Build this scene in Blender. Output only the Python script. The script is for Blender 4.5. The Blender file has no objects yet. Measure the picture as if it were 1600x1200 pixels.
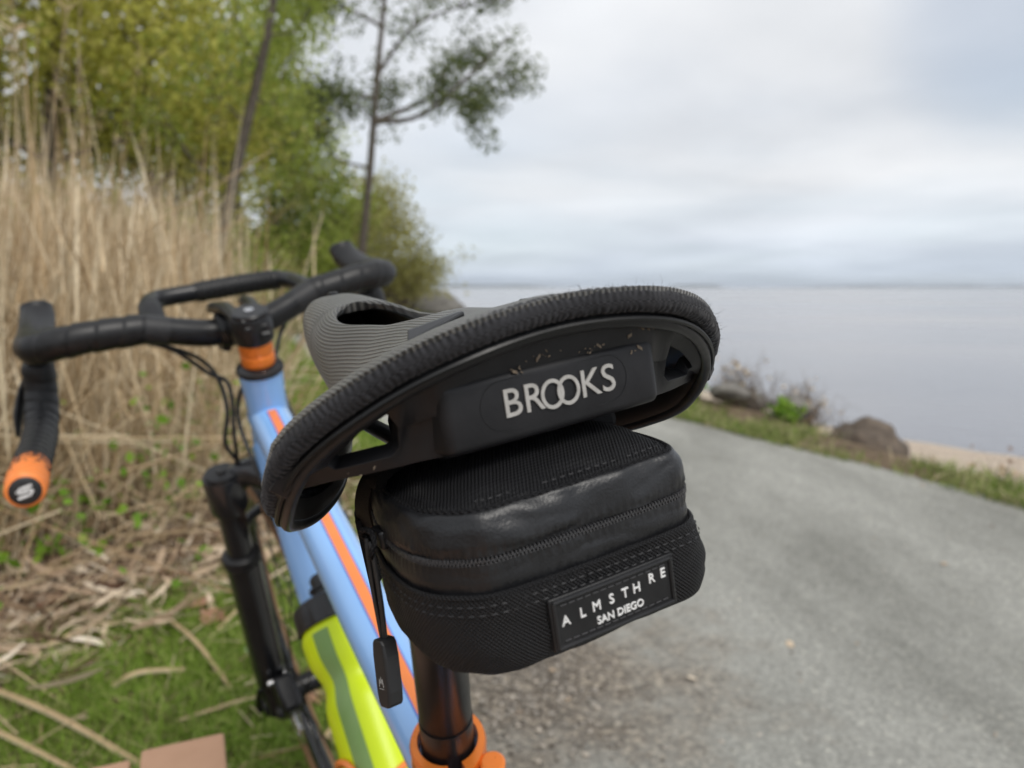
import bpy, bmesh, math, random
import numpy as np
from mathutils import Vector, Matrix, noise as mnoise

random.seed(7)
rng = np.random.default_rng(11)
SC = bpy.context.scene
COL = SC.collection
R_ = math.radians

# ------------------------------------------------------------------ camera, sky, sun, exposure
CAM = Vector((-0.01645, -0.57724, 0.93408))
cam_d = bpy.data.cameras.new('camera')
cam = bpy.data.objects.new('camera', cam_d)
COL.objects.link(cam)
cam.location = CAM
cam.rotation_euler = (R_(90 - 7.4005), 0, 0)
cam_d.lens = 26.168
cam_d.sensor_width = 36
cam_d.clip_start = 0.01
cam_d.clip_end = 20000
cam_d.dof.use_dof = True
cam_d.dof.focus_distance = 0.268
cam_d.dof.aperture_fstop = 10.0
SC.camera = cam

SUN_EL, SUN_AZ = 52.0, 150.0        # azimuth measured clockwise from +Y (behind the camera, to its right)
world = bpy.data.worlds.new('World')
SC.world = world
world.use_nodes = True
wn, wl = world.node_tree.nodes, world.node_tree.links
wn.clear()
w_out = wn.new('ShaderNodeOutputWorld')
w_bg = wn.new('ShaderNodeBackground')
w_sky = wn.new('ShaderNodeTexSky')
w_sky.sky_type = 'NISHITA'
w_sky.sun_disc = False
w_sky.sun_elevation = R_(SUN_EL)
w_sky.sun_rotation = R_(SUN_AZ)
w_bg.inputs['Strength'].default_value = 0.1
w_tc = wn.new('ShaderNodeTexCoord')
w_sep = wn.new('ShaderNodeSeparateXYZ')
wl.new(w_tc.outputs['Generated'], w_sep.inputs[0])
w_zc = wn.new('ShaderNodeMath'); w_zc.operation = 'MAXIMUM'; w_zc.inputs[1].default_value = 0.0
wl.new(w_sep.outputs['Z'], w_zc.inputs[0])
w_za = wn.new('ShaderNodeMath'); w_za.operation = 'ADD'; w_za.inputs[1].default_value = 0.11
wl.new(w_zc.outputs[0], w_za.inputs[0])
w_px = wn.new('ShaderNodeMath'); w_px.operation = 'DIVIDE'
w_py = wn.new('ShaderNodeMath'); w_py.operation = 'DIVIDE'
wl.new(w_sep.outputs['X'], w_px.inputs[0]); wl.new(w_za.outputs[0], w_px.inputs[1])
wl.new(w_sep.outputs['Y'], w_py.inputs[0]); wl.new(w_za.outputs[0], w_py.inputs[1])
w_cmb = wn.new('ShaderNodeCombineXYZ')
wl.new(w_px.outputs[0], w_cmb.inputs['X']); wl.new(w_py.outputs[0], w_cmb.inputs['Y'])
w_n1 = wn.new('ShaderNodeTexNoise')
w_n1.inputs['Scale'].default_value = 0.62
w_n1.inputs['Detail'].default_value = 5.0
w_n1.inputs['Roughness'].default_value = 0.5
w_n1.inputs['Distortion'].default_value = 0.25
wl.new(w_cmb.outputs[0], w_n1.inputs['Vector'])
w_r1 = wn.new('ShaderNodeValToRGB')         # overcast cloud, in units of the sky texture (x0.1)
e = w_r1.color_ramp.elements
e[0].position, e[0].color = 0.34, (5.25, 5.42, 5.68, 1)
e[1].position, e[1].color = 0.66, (7.2, 7.3, 7.45, 1)
wl.new(w_n1.outputs['Fac'], w_r1.inputs['Fac'])
w_n2 = wn.new('ShaderNodeTexNoise')
w_n2.inputs['Scale'].default_value = 0.55
w_n2.inputs['Detail'].default_value = 2.0
w_off = wn.new('ShaderNodeVectorMath'); w_off.operation = 'ADD'; w_off.inputs[1].default_value = (3.1, 7.7, 0)
wl.new(w_cmb.outputs[0], w_off.inputs[0]); wl.new(w_off.outputs[0], w_n2.inputs['Vector'])
w_r2 = wn.new('ShaderNodeMapRange')         # how closed the cloud deck is
w_r2.inputs['From Min'].default_value = 0.3; w_r2.inputs['From Max'].default_value = 0.6
w_r2.inputs['To Min'].default_value = 0.74; w_r2.inputs['To Max'].default_value = 0.98
wl.new(w_n2.outputs['Fac'], w_r2.inputs['Value'])
w_mix = wn.new('ShaderNodeMix'); w_mix.data_type = 'RGBA'
w_dot = wn.new('ShaderNodeVectorMath'); w_dot.operation = 'DOT_PRODUCT'; w_dot.inputs[1].default_value = (0.53, 0.795, 0.297)
w_nrm = wn.new('ShaderNodeVectorMath'); w_nrm.operation = 'NORMALIZE'
wl.new(w_tc.outputs['Generated'], w_nrm.inputs[0]); wl.new(w_nrm.outputs[0], w_dot.inputs[0])
w_gap = wn.new('ShaderNodeMapRange'); w_gap.interpolation_type = 'SMOOTHSTEP'
w_gap.inputs['From Min'].default_value = 0.986; w_gap.inputs['From Max'].default_value = 0.9995
w_gap.inputs['To Min'].default_value = 1.0; w_gap.inputs['To Max'].default_value = 0.68
wl.new(w_dot.outputs['Value'], w_gap.inputs['Value'])
w_cl = wn.new('ShaderNodeMath'); w_cl.operation = 'MULTIPLY'
wl.new(w_r2.outputs[0], w_cl.inputs[0]); wl.new(w_gap.outputs[0], w_cl.inputs[1])
wl.new(w_cl.outputs[0], w_mix.inputs['Factor'])
wl.new(w_sky.outputs[0], w_mix.inputs[6]); wl.new(w_r1.outputs['Color'], w_mix.inputs[7])
w_hz = wn.new('ShaderNodeValToRGB')         # thinner, bluer light low over the sea
w_hz.color_ramp.elements[0].position, w_hz.color_ramp.elements[0].color = 0.0, (0.80, 0.89, 1.0, 1)
w_hz.color_ramp.elements[1].position, w_hz.color_ramp.elements[1].color = 0.13, (1, 1, 1, 1)
wl.new(w_zc.outputs[0], w_hz.inputs['Fac'])
w_mul = wn.new('ShaderNodeMix'); w_mul.data_type = 'RGBA'; w_mul.blend_type = 'MULTIPLY'; w_mul.inputs['Factor'].default_value = 1.0
wl.new(w_mix.outputs[2], w_mul.inputs[6]); wl.new(w_hz.outputs['Color'], w_mul.inputs[7])
wl.new(w_mul.outputs[2], w_bg.inputs['Color'])
wl.new(w_bg.outputs[0], w_out.inputs['Surface'])

sun_d = bpy.data.lights.new('sun', 'SUN')
sun_d.energy = 1.5
sun_d.angle = R_(18)
sun_d.color = (1.0, 0.96, 0.9)
sun = bpy.data.objects.new('sun', sun_d)
COL.objects.link(sun)
sun.rotation_euler = (R_(90 - SUN_EL), 0, R_(-SUN_AZ + 180))
SC.view_settings.view_transform = 'Standard'
SC.view_settings.look = 'None'
SC.view_settings.exposure = 0.45
SC.view_settings.gamma = 1.0
SC.view_settings.use_curve_mapping = False
SC.render.engine = 'CYCLES'
SC.cycles.max_bounces = 8
SC.cycles.transparent_max_bounces = 8
SC.cycles.use_denoising = True

# ------------------------------------------------------------------ materials
def new_mat(name):
    m = bpy.data.materials.new(name)
    m.use_nodes = True
    n, l = m.node_tree.nodes, m.node_tree.links
    return m, n, l, n['Principled BSDF']

def node(n, kind, **kw):
    x = n.new(kind)
    for k, v in kw.items():
        if k in ('operation', 'data_type', 'blend_type', 'wave_type', 'bands_direction', 'noise_dimensions', 'feature'):
            setattr(x, k, v)
        else:
            x.inputs[k.replace('_', ' ')].default_value = v
    return x

def ramp(n, l, fac, stops):
    r = n.new('ShaderNodeValToRGB')
    el = r.color_ramp.elements
    while len(el) < len(stops): el.new(0.5)
    for k, (p, c) in enumerate(stops):
        el[k].position = p
        el[k].color = (c[0], c[1], c[2], 1)
    l.new(fac, r.inputs['Fac'])
    return r.outputs['Color']

def bump(n, l, bsdf, height, strength, dist=0.001, prev=None):
    b = n.new('ShaderNodeBump')
    b.inputs['Strength'].default_value = strength
    b.inputs['Distance'].default_value = dist
    l.new(height, b.inputs['Height'])
    if prev is not None: l.new(prev, b.inputs['Normal'])
    l.new(b.outputs[0], bsdf.inputs['Normal'])
    return b.outputs[0]

def mat(name, c, rough=0.5, c2=None, scale=60, bstr=0.0, bscale=None, bdist=0.0005, metal=0.0, spec=0.5, coat=0.0, sheen=0.0):
    """plain surface with a little grain, wear and relief"""
    m, n, l, b = new_mat(name)
    tc = n.new('ShaderNodeTexCoord')
    t = node(n, 'ShaderNodeTexNoise', Scale=scale, Detail=6.0, Roughness=0.6)
    l.new(tc.outputs['Object'], t.inputs['Vector'])
    c2 = c2 or tuple(min(1, x * 1.35) for x in c)
    l.new(ramp(n, l, t.outputs['Fac'], [(0.3, c), (0.72, c2)]), b.inputs['Base Color'])
    mr = node(n, 'ShaderNodeMapRange'); mr.inputs['To Min'].default_value = max(0.03, rough - 0.08); mr.inputs['To Max'].default_value = min(1, rough + 0.1)
    l.new(t.outputs['Fac'], mr.inputs['Value']); l.new(mr.outputs[0], b.inputs['Roughness'])
    b.inputs['Metallic'].default_value = metal
    b.inputs['Specular IOR Level'].default_value = spec
    b.inputs['Coat Weight'].default_value = coat
    b.inputs['Coat Roughness'].default_value = 0.08
    b.inputs['Sheen Weight'].default_value = sheen
    if bstr:
        t2 = node(n, 'ShaderNodeTexNoise', Scale=bscale or scale * 6, Detail=4.0)
        l.new(tc.outputs['Object'], t2.inputs['Vector'])
        bump(n, l, b, t2.outputs['Fac'], bstr, bdist)
    return m

def weave_mat(name, c, c2, px, py, rough, strength, dist, sheen=0.0, spec=0.3, wob=0.0, twill=0.0):
    """woven cloth: two crossing wave sets in UV metres"""
    m, n, l, b = new_mat(name)
    uv = n.new('ShaderNodeUVMap'); uv.uv_map = 'UVMap'
    vec = uv.outputs[0]
    tc = n.new('ShaderNodeTexCoord')
    if wob:
        nz = node(n, 'ShaderNodeTexNoise', Scale=90.0, Detail=2.0)
        l.new(tc.outputs['Object'], nz.inputs['Vector'])
        sb = node(n, 'ShaderNodeVectorMath', operation='SUBTRACT'); sb.inputs[1].default_value = (0.5, 0.5, 0.5)
        l.new(nz.outputs['Color'], sb.inputs[0])
        sm = node(n, 'ShaderNodeVectorMath', operation='MULTIPLY_ADD'); sm.inputs[1].default_value = (wob, wob, 0)
        l.new(sb.outputs[0], sm.inputs[0]); l.new(vec, sm.inputs[2]); vec = sm.outputs[0]
    sp = n.new('ShaderNodeSeparateXYZ'); l.new(vec, sp.inputs[0])
    def wave(sock, p, extra=None):
        a = node(n, 'ShaderNodeMath', operation='MULTIPLY'); a.inputs[1].default_value = 2 * math.pi / p
        l.new(sock, a.inputs[0]); o = a.outputs[0]
        if extra is not None:
            ad = node(n, 'ShaderNodeMath', operation='ADD'); l.new(o, ad.inputs[0]); l.new(extra, ad.inputs[1]); o = ad.outputs[0]
        s = node(n, 'ShaderNodeMath', operation='SINE'); l.new(o, s.inputs[0])
        return s.outputs[0]
    ex = None
    if twill:
        tm = node(n, 'ShaderNodeMath', operation='MULTIPLY'); tm.inputs[1].default_value = twill * 2 * math.pi / py
        l.new(sp.outputs['Y'], tm.inputs[0]); ex = tm.outputs[0]
    wx = wave(sp.outputs['X'], px, ex); wy = wave(sp.outputs['Y'], py)
    h = node(n, 'ShaderNodeMath', operation='MAXIMUM' if not twill else 'ADD')
    if twill:
        hf = node(n, 'ShaderNodeMath', operation='MULTIPLY'); hf.inputs[1].default_value = 0.35
        l.new(wy, hf.inputs[0]); l.new(wx, h.inputs[0]); l.new(hf.outputs[0], h.inputs[1])
    else:
        mu = node(n, 'ShaderNodeMath', operation='MULTIPLY'); l.new(wx, mu.inputs[0]); l.new(wy, mu.inputs[1])
        l.new(mu.outputs[0], h.inputs[0]); h.inputs[1].default_value = -1.0
    nf = node(n, 'ShaderNodeTexNoise', Scale=35.0, Detail=5.0); l.new(tc.outputs['Object'], nf.inputs['Vector'])
    hs = node(n, 'ShaderNodeMapRange'); hs.inputs['From Min'].default_value = -1; hs.inputs['From Max'].default_value = 1
    l.new(h.outputs[0], hs.inputs['Value'])
    mm = node(n, 'ShaderNodeMath', operation='MULTIPLY'); l.new(hs.outputs[0], mm.inputs[0]); 
    mr = node(n, 'ShaderNodeMapRange'); mr.inputs['To Min'].default_value = 0.6; mr.inputs['To Max'].default_value = 1.25
    l.new(nf.outputs['Fac'], mr.inputs['Value']); l.new(mr.outputs[0], mm.inputs[1])
    l.new(ramp(n, l, mm.outputs[0], [(0.12, c), (0.85, c2)]), b.inputs['Base Color'])
    b.inputs['Roughness'].default_value = rough
    b.inputs['Sheen Weight'].default_value = sheen
    b.inputs['Specular IOR Level'].default_value = spec
    bump(n, l, b, hs.outputs[0], strength, dist)
    return m

def island_mat(name, stops, rough=0.7, trans=0.0, transcol=None, spec=0.2):
    """one colour per blade / leaf / stalk, picked from a ramp"""
    m, n, l, b = new_mat(name)
    g = n.new('ShaderNodeNewGeometry')
    col = ramp(n, l, g.outputs['Random Per Island'], stops)
    tc = n.new('ShaderNodeTexCoord')
    nz = node(n, 'ShaderNodeTexNoise', Scale=25.0, Detail=3.0); l.new(tc.outputs['Object'], nz.inputs['Vector'])
    mr = node(n, 'ShaderNodeMapRange'); mr.inputs['To Min'].default_value = 0.72; mr.inputs['To Max'].default_value = 1.22
    l.new(nz.outputs['Fac'], mr.inputs['Value'])
    mx = node(n, 'ShaderNodeVectorMath', operation='SCALE'); l.new(col, mx.inputs[0]); l.new(mr.outputs[0], mx.inputs['Scale'])
    l.new(mx.outputs[0], b.inputs['Base Color'])
    b.inputs['Roughness'].default_value = rough
    b.inputs['Specular IOR Level'].default_value = spec
    if trans:
        t = n.new('ShaderNodeBsdfTranslucent'); l.new(mx.outputs[0], t.inputs['Color'])
        ms = n.new('ShaderNodeMixShader'); ms.inputs[0].default_value = trans
        l.new(b.outputs[0], ms.inputs[1]); l.new(t.outputs[0], ms.inputs[2])
        l.new(ms.outputs[0], n['Material Output'].inputs['Surface'])
    return m

M = {}
M['saddle_top'] = weave_mat('saddle_weave', (0.011, 0.011, 0.010), (0.096, 0.091, 0.081), 0.0018, 0.0024, 0.42, 0.9, 0.0008, sheen=0.25, spec=0.5, twill=0.001)
M['roll'] = weave_mat('saddle_edge_cloth', (0.009, 0.009, 0.010), (0.046, 0.046, 0.051), 0.030, 0.0021, 0.85, 0.45, 0.0007, sheen=0.12, spec=0.15, wob=0.0050)
M['fuzz'] = mat('cloth_fuzz', (0.022, 0.021, 0.022), 0.9, scale=300, spec=0.1)
M['rubber'] = mat('black_rubber', (0.009, 0.009, 0.010), 0.42, c2=(0.017, 0.017, 0.018), scale=120, bstr=0.15, bscale=900, bdist=0.0002, spec=0.4)
M['gloss'] = mat('glossy_black_shell', (0.006, 0.006, 0.006), 0.38, c2=(0.011, 0.011, 0.011), scale=150, spec=0.4)
M['plate'] = mat('matte_black_bracket', (0.0085, 0.0085, 0.010), 0.46, c2=(0.016, 0.016, 0.018), scale=90, bstr=0.25, bscale=700, bdist=0.0002, spec=0.35)
M['letter'] = mat('grey_letter_paint', (0.36, 0.35, 0.33), 0.5, c2=(0.48, 0.47, 0.45), scale=400)
M['white_rubber'] = mat('white_rubber', (0.72, 0.72, 0.71), 0.5, c2=(0.82, 0.82, 0.81), scale=300)
M['black_metal'] = mat('black_anodised', (0.006, 0.006, 0.007), 0.33, c2=(0.012, 0.012, 0.013), scale=80, spec=0.42)
M['black_gloss'] = mat('black_gloss_paint', (0.012, 0.012, 0.014), 0.22, c2=(0.02, 0.02, 0.022), scale=60, coat=0.4)
M['tape'] = mat('black_bar_tape', (0.0055, 0.0055, 0.006), 0.42, c2=(0.013, 0.013, 0.014), scale=140, bstr=0.3, bscale=900, bdist=0.0004, spec=0.4)
M['steel'] = mat('steel', (0.55, 0.55, 0.56), 0.25, metal=1.0, scale=200)
M['orange'] = mat('orange_anodised', (0.78, 0.19, 0.022), 0.28, c2=(0.90, 0.25, 0.035), scale=40, metal=0.35, coat=0.2)
M['orange_tape'] = mat('orange_bar_tape', (0.82, 0.22, 0.045), 0.45, c2=(0.92, 0.29, 0.07), scale=120, bstr=0.2, bscale=700)
M['orange_paint'] = mat('orange_paint', (0.86, 0.22, 0.04), 0.28, c2=(0.90, 0.25, 0.05), scale=30, coat=0.5)
M['blue_paint'] = mat('light_blue_paint', (0.245, 0.47, 0.85), 0.2, c2=(0.265, 0.50, 0.88), scale=20, coat=0.7)
M['blue_dark'] = mat('dark_blue_pinstripe', (0.05, 0.14, 0.50), 0.3, scale=20, coat=0.5)
M['navy'] = mat('navy_decal', (0.02, 0.025, 0.12), 0.35, scale=40)
M['lime'] = mat('lime_plastic', (0.60, 0.76, 0.004), 0.36, c2=(0.66, 0.82, 0.008), scale=18, spec=0.45)
M['grey_green'] = mat('grey_green_print', (0.17, 0.30, 0.07), 0.4, c2=(0.22, 0.34, 0.12), scale=30)
M['black_plastic'] = mat('black_plastic', (0.013, 0.013, 0.014), 0.45, c2=(0.022, 0.022, 0.023), scale=90)
M['tooth'] = mat('zip_tooth', (0.03, 0.03, 0.032), 0.25, c2=(0.10, 0.10, 0.105), scale=2500)
M['cordura'] = weave_mat('black_cordura', (0.0025, 0.0025, 0.003), (0.015, 0.015, 0.017), 0.0013, 0.0013, 0.6, 1.0, 0.0006, spec=0.3, wob=0.0007)
M['ribbed'] = weave_mat('black_ribbed_nylon', (0.0025, 0.0025, 0.003), (0.016, 0.016, 0.018), 0.0011, 0.0011, 0.5, 1.0, 0.0006, spec=0.3, wob=0.0006, twill=0.5)
M['coated'] = mat('black_coated_fabric', (0.008, 0.0083, 0.0095), 0.36, c2=(0.014, 0.0143, 0.016), scale=80, bstr=0.3, bscale=1300, bdist=0.0006, spec=0.5)
M['webbing'] = weave_mat('black_webbing', (0.0025, 0.0025, 0.003), (0.014, 0.014, 0.016), 0.0016, 0.0022, 0.7, 0.9, 0.0006, spec=0.2)
M['stitch'] = mat('black_thread', (0.02, 0.02, 0.022), 0.6, scale=500)
M['tyre'] = mat('tyre_rubber', (0.012, 0.012, 0.012), 0.7, c2=(0.03, 0.028, 0.025), scale=70, bstr=0.3, bscale=300)
M['tan_wall'] = mat('tan_sidewall', (0.20, 0.105, 0.05), 0.7, c2=(0.27, 0.15, 0.075), scale=90)
M['plank'] = mat('pinkish_tan_board', (0.40, 0.235, 0.15), 0.6, c2=(0.47, 0.285, 0.19), scale=16, bstr=0.1, bscale=300)
M['bench_metal'] = mat('bench_metal', (0.05, 0.05, 0.05), 0.5, scale=30)
M['rock'] = mat('grey_rock', (0.09, 0.085, 0.075), 0.85, c2=(0.25, 0.235, 0.21), scale=9, bstr=0.8, bscale=35, bdist=0.02)
M['brown_rock'] = mat('brown_rock', (0.055, 0.042, 0.032), 0.85, c2=(0.16, 0.125, 0.095), scale=9, bstr=0.8, bscale=30, bdist=0.02)
M['bark'] = mat('grey_bark', (0.055, 0.045, 0.035), 0.9, c2=(0.15, 0.125, 0.10), scale=12, bstr=0.8, bscale=40, bdist=0.02)
M['twig'] = mat('twig_bark', (0.11, 0.085, 0.065), 0.9, c2=(0.22, 0.175, 0.135), scale=20)
M['coast'] = mat('far_coast', (0.06, 0.075, 0.065), 0.95, c2=(0.09, 0.10, 0.08), scale=0.01)

REED = [(0.0, (0.28, 0.18, 0.095)), (0.22, (0.50, 0.365, 0.21)), (0.55, (0.70, 0.55, 0.355)), (1.0, (0.84, 0.73, 0.53))]
M['reed'] = island_mat('dry_reed', REED, 0.65, 0.12)
M['litter'] = island_mat('reed_litter', [(0.0, (0.10, 0.055, 0.035)), (0.18, (0.26, 0.17, 0.11)), (0.45, (0.50, 0.37, 0.255)), (0.8, (0.66, 0.54, 0.40)), (1.0, (0.78, 0.70, 0.58))], 0.75, 0.05)
M['grass'] = island_mat('green_grass', [(0.0, (0.13, 0.21, 0.025)), (0.4, (0.23, 0.36, 0.05)), (0.75, (0.34, 0.48, 0.08)), (0.92, (0.45, 0.53, 0.15)), (1.0, (0.60, 0.53, 0.28))], 0.5, 0.45)
M['bank_grass'] = island_mat('bank_grass', [(0.0, (0.10, 0.15, 0.03)), (0.35, (0.19, 0.28, 0.05)), (0.65, (0.29, 0.36, 0.09)), (0.82, (0.42, 0.38, 0.20)), (1.0, (0.55, 0.46, 0.30))], 0.6, 0.3)
M['weed'] = island_mat('green_weed_leaf', [(0.0, (0.10, 0.20, 0.02)), (0.5, (0.19, 0.34, 0.035)), (1.0, (0.32, 0.45, 0.06))], 0.5, 0.35)
M['clover'] = island_mat('pale_leaf', [(0.0, (0.22, 0.36, 0.17)), (1.0, (0.36, 0.50, 0.28))], 0.5, 0.2)
M['brown_leaf'] = island_mat('brown_leaf', [(0.0, (0.22, 0.105, 0.06)), (0.6, (0.36, 0.20, 0.13)), (1.0, (0.48, 0.32, 0.23))], 0.6, 0.1)
M['leaf_yellow'] = island_mat('yellow_green_leaf', [(0.0, (0.36, 0.36, 0.07)), (0.45, (0.56, 0.55, 0.12)), (0.8, (0.68, 0.66, 0.17)), (1.0, (0.74, 0.66, 0.27))], 0.5, 0.62)
M['leaf_green'] = island_mat('spring_green_leaf', [(0.0, (0.24, 0.31, 0.06)), (0.5, (0.40, 0.48, 0.10)), (1.0, (0.54, 0.60, 0.16))], 0.5, 0.6)
M['leaf_dark'] = island_mat('dark_evergreen_leaf', [(0.0, (0.08, 0.125, 0.015)), (0.6, (0.15, 0.22, 0.03)), (1.0, (0.24, 0.31, 0.055))], 0.55, 0.4)
M['leaf_grey'] = island_mat('grey_green_needle', [(0.0, (0.08, 0.11, 0.04)), (0.6, (0.15, 0.19, 0.07)), (1.0, (0.25, 0.28, 0.12))], 0.6, 0.4)
M['leaf_olive'] = island_mat('olive_leaf', [(0.0, (0.26, 0.25, 0.075)), (0.6, (0.42, 0.41, 0.135)), (1.0, (0.55, 0.51, 0.21))], 0.55, 0.55)
M['pebble'] = island_mat('pebble', [(0.0, (0.12, 0.10, 0.08)), (0.4, (0.24, 0.215, 0.185)), (0.8, (0.36, 0.33, 0.29)), (1.0, (0.50, 0.44, 0.37))], 0.75)

def ground_mat(name, stops, scale, detail_stops=None, bstr=0.6, bdist=0.02, rough=0.95, fine=160.0, streak=None):
    m, n, l, b = new_mat(name)
    tc = n.new('ShaderNodeTexCoord'); v = tc.outputs['Object']
    if streak:
        mp = n.new('ShaderNodeMapping'); mp.inputs['Rotation'].default_value = (0, 0, streak[0]); mp.inputs['Scale'].default_value = (1, streak[1], 1)
        l.new(v, mp.inputs['Vector']); v1 = mp.outputs[0]
    else: v1 = v
    t1 = node(n, 'ShaderNodeTexNoise', Scale=scale, Detail=8.0, Roughness=0.65); l.new(v1, t1.inputs['Vector'])
    t2 = node(n, 'ShaderNodeTexNoise', Scale=fine, Detail=4.0, Roughness=0.7); l.new(v, t2.inputs['Vector'])
    t3 = n.new('ShaderNodeTexVoronoi'); t3.inputs['Scale'].default_value = fine * 0.7; l.new(v, t3.inputs['Vector'])
    c1 = ramp(n, l, t1.outputs['Fac'], stops)
    f2 = ramp(n, l, t2.outputs['Fac'], [(0.3, (0.62, 0.62, 0.62)), (0.7, (1.3, 1.29, 1.27))])
    f3 = ramp(n, l, t3.outputs['Color'], detail_stops or [(0.0, (0.7, 0.7, 0.7)), (0.8, (1.15, 1.15, 1.15)), (1.0, (1.5, 1.46, 1.4))])
    m1 = node(n, 'ShaderNodeVectorMath', operation='MULTIPLY'); l.new(c1, m1.inputs[0]); l.new(f2, m1.inputs[1])
    m2 = node(n, 'ShaderNodeVectorMath', operation='MULTIPLY'); l.new(m1.outputs[0], m2.inputs[0]); l.new(f3, m2.inputs[1])
    l.new(m2.outputs[0], b.inputs['Base Color'])
    b.inputs['Roughness'].default_value = rough
    b.inputs['Specular IOR Level'].default_value = 0.2
    p = bump(n, l, b, t3.outputs['Distance'], bstr * 0.6, 0.004)
    bump(n, l, b, t2.outputs['Fac'], bstr, bdist * 0.3, p)
    return m
M['gravel'] = ground_mat('packed_gravel', [(0.30, (0.20, 0.20, 0.182)), (0.44, (0.29, 0.29, 0.268)), (0.56, (0.36, 0.36, 0.335)), (0.72, (0.45, 0.445, 0.415))], 1.6, streak=(R_(25), 0.35), detail_stops=[(0.0, (0.72, 0.72, 0.72)), (0.85, (1.10, 1.10, 1.09)), (1.0, (1.5, 1.46, 1.38))])
def path_stain(m):
    n, l = m.node_tree.nodes, m.node_tree.links
    b = n['Principled BSDF']; src = b.inputs['Base Color'].links[0].from_socket
    tc = n.new('ShaderNodeTexCoord')
    mp = n.new('ShaderNodeMapping'); mp.inputs['Location'].default_value = (-0.02, -1.12, 0); l.new(tc.outputs['Object'], mp.inputs['Vector'])
    ln = node(n, 'ShaderNodeVectorMath', operation='LENGTH'); l.new(mp.outputs[0], ln.inputs[0])
    nz = node(n, 'ShaderNodeTexNoise', Scale=5.0, Detail=6.0, Roughness=0.65); l.new(tc.outputs['Object'], nz.inputs['Vector'])
    mm = node(n, 'ShaderNodeMath', operation='MULTIPLY_ADD'); mm.inputs[1].default_value = -1.1; l.new(nz.outputs['Fac'], mm.inputs[0]); l.new(ln.outputs['Value'], mm.inputs[2])
    mr = node(n, 'ShaderNodeMapRange'); mr.inputs['From Min'].default_value = 0.05; mr.inputs['From Max'].default_value = -0.35; mr.inputs['To Min'].default_value = 0.0; mr.inputs['To Max'].default_value = 0.85
    l.new(mm.outputs[0], mr.inputs['Value'])
    vo = n.new('ShaderNodeTexVoronoi'); vo.inputs['Scale'].default_value = 95.0; l.new(tc.outputs['Object'], vo.inputs['Vector'])
    sx = n.new('ShaderNodeSeparateXYZ'); l.new(vo.outputs['Color'], sx.inputs[0])
    col = ramp(n, l, sx.outputs['X'], [(0.0, (0.07, 0.055, 0.042)), (0.5, (0.17, 0.14, 0.11)), (0.85, (0.28, 0.24, 0.19)), (1.0, (0.42, 0.36, 0.28))])
    mx = n.new('ShaderNodeMix'); mx.data_type = 'RGBA'
    l.new(mr.outputs[0], mx.inputs['Factor']); l.new(src, mx.inputs[6]); l.new(col, mx.inputs[7]); l.new(mx.outputs[2], b.inputs['Base Color'])
path_stain(M['gravel'])
M['soil'] = ground_mat('litter_soil', [(0.3, (0.08, 0.055, 0.035)), (0.6, (0.17, 0.125, 0.08)), (0.8, (0.26, 0.20, 0.13))], 5.0, fine=60.0)
M['turf'] = ground_mat('turf_soil', [(0.3, (0.06, 0.085, 0.025)), (0.6, (0.10, 0.14, 0.04)), (0.8, (0.17, 0.16, 0.08))], 4.0, fine=70.0)
M['sand'] = ground_mat('pale_sand', [(0.3, (0.42, 0.34, 0.27)), (0.6, (0.52, 0.44, 0.36)), (0.8, (0.58, 0.50, 0.42))], 0.8, fine=40.0, bstr=0.2)

def water_mat():
    m, n, l, b = new_mat('sea_water')
    tc = n.new('ShaderNodeTexCoord')
    mp = n.new('ShaderNodeMapping'); mp.inputs['Rotation'].default_value = (0, 0, R_(18)); mp.inputs['Scale'].default_value = (0.45, 1.0, 1)
    l.new(tc.outputs['Object'], mp.inputs['Vector'])
    t1 = node(n, 'ShaderNodeTexNoise', Scale=2.2, Detail=6.0, Roughness=0.6); l.new(mp.outputs[0], t1.inputs['Vector'])
    t2 = node(n, 'ShaderNodeTexNoise', Scale=0.035, Detail=3.0, Roughness=0.5); l.new(mp.outputs[0], t2.inputs['Vector'])
    b.inputs['Base Color'].default_value = (0.20, 0.20, 0.215, 1)
    l.new(ramp(n, l, t2.outputs['Fac'], [(0.36, (0.20, 0.202, 0.225)), (0.5, (0.29, 0.29, 0.305)), (0.64, (0.40, 0.40, 0.405))]), b.inputs['Base Color'])
    mr = node(n, 'ShaderNodeMapRange'); mr.inputs['From Min'].default_value = 0.35; mr.inputs['From Max'].default_value = 0.65
    mr.inputs['To Min'].default_value = 0.12; mr.inputs['To Max'].default_value = 0.3
    l.new(t2.outputs['Fac'], mr.inputs['Value']); l.new(mr.outputs[0], b.inputs['Roughness'])
    b.inputs['IOR'].default_value = 1.33
    bump(n, l, b, t1.outputs['Fac'], 0.35, 0.12)
    return m
M['water'] = water_mat()

# ------------------------------------------------------------------ mesh helpers
def link(name, me, m=None, parent=None, smooth=True):
    if m is not None:
        for x in (m if isinstance(m, (list, tuple)) else [m]): me.materials.append(x)
    if smooth: me.polygons.foreach_set('use_smooth', np.ones(len(me.polygons), bool))
    o = bpy.data.objects.new(name, me)
    COL.objects.link(o)
    if parent is not None: o.parent = parent
    return o

def mesh_py(name, verts, faces, m=None, parent=None, smooth=True, uvs=None):
    me = bpy.data.meshes.new(name)
    me.from_pydata([tuple(v) for v in verts], [], faces)
    if uvs is not None:
        ul = me.uv_layers.new(name='UVMap')
        idx = np.zeros(len(me.loops), int); me.loops.foreach_get('vertex_index', idx)
        ul.data.foreach_set('uv', np.asarray(uvs, np.float32)[idx].ravel())
    me.update()
    return link(name, me, m, parent, smooth)

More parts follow.
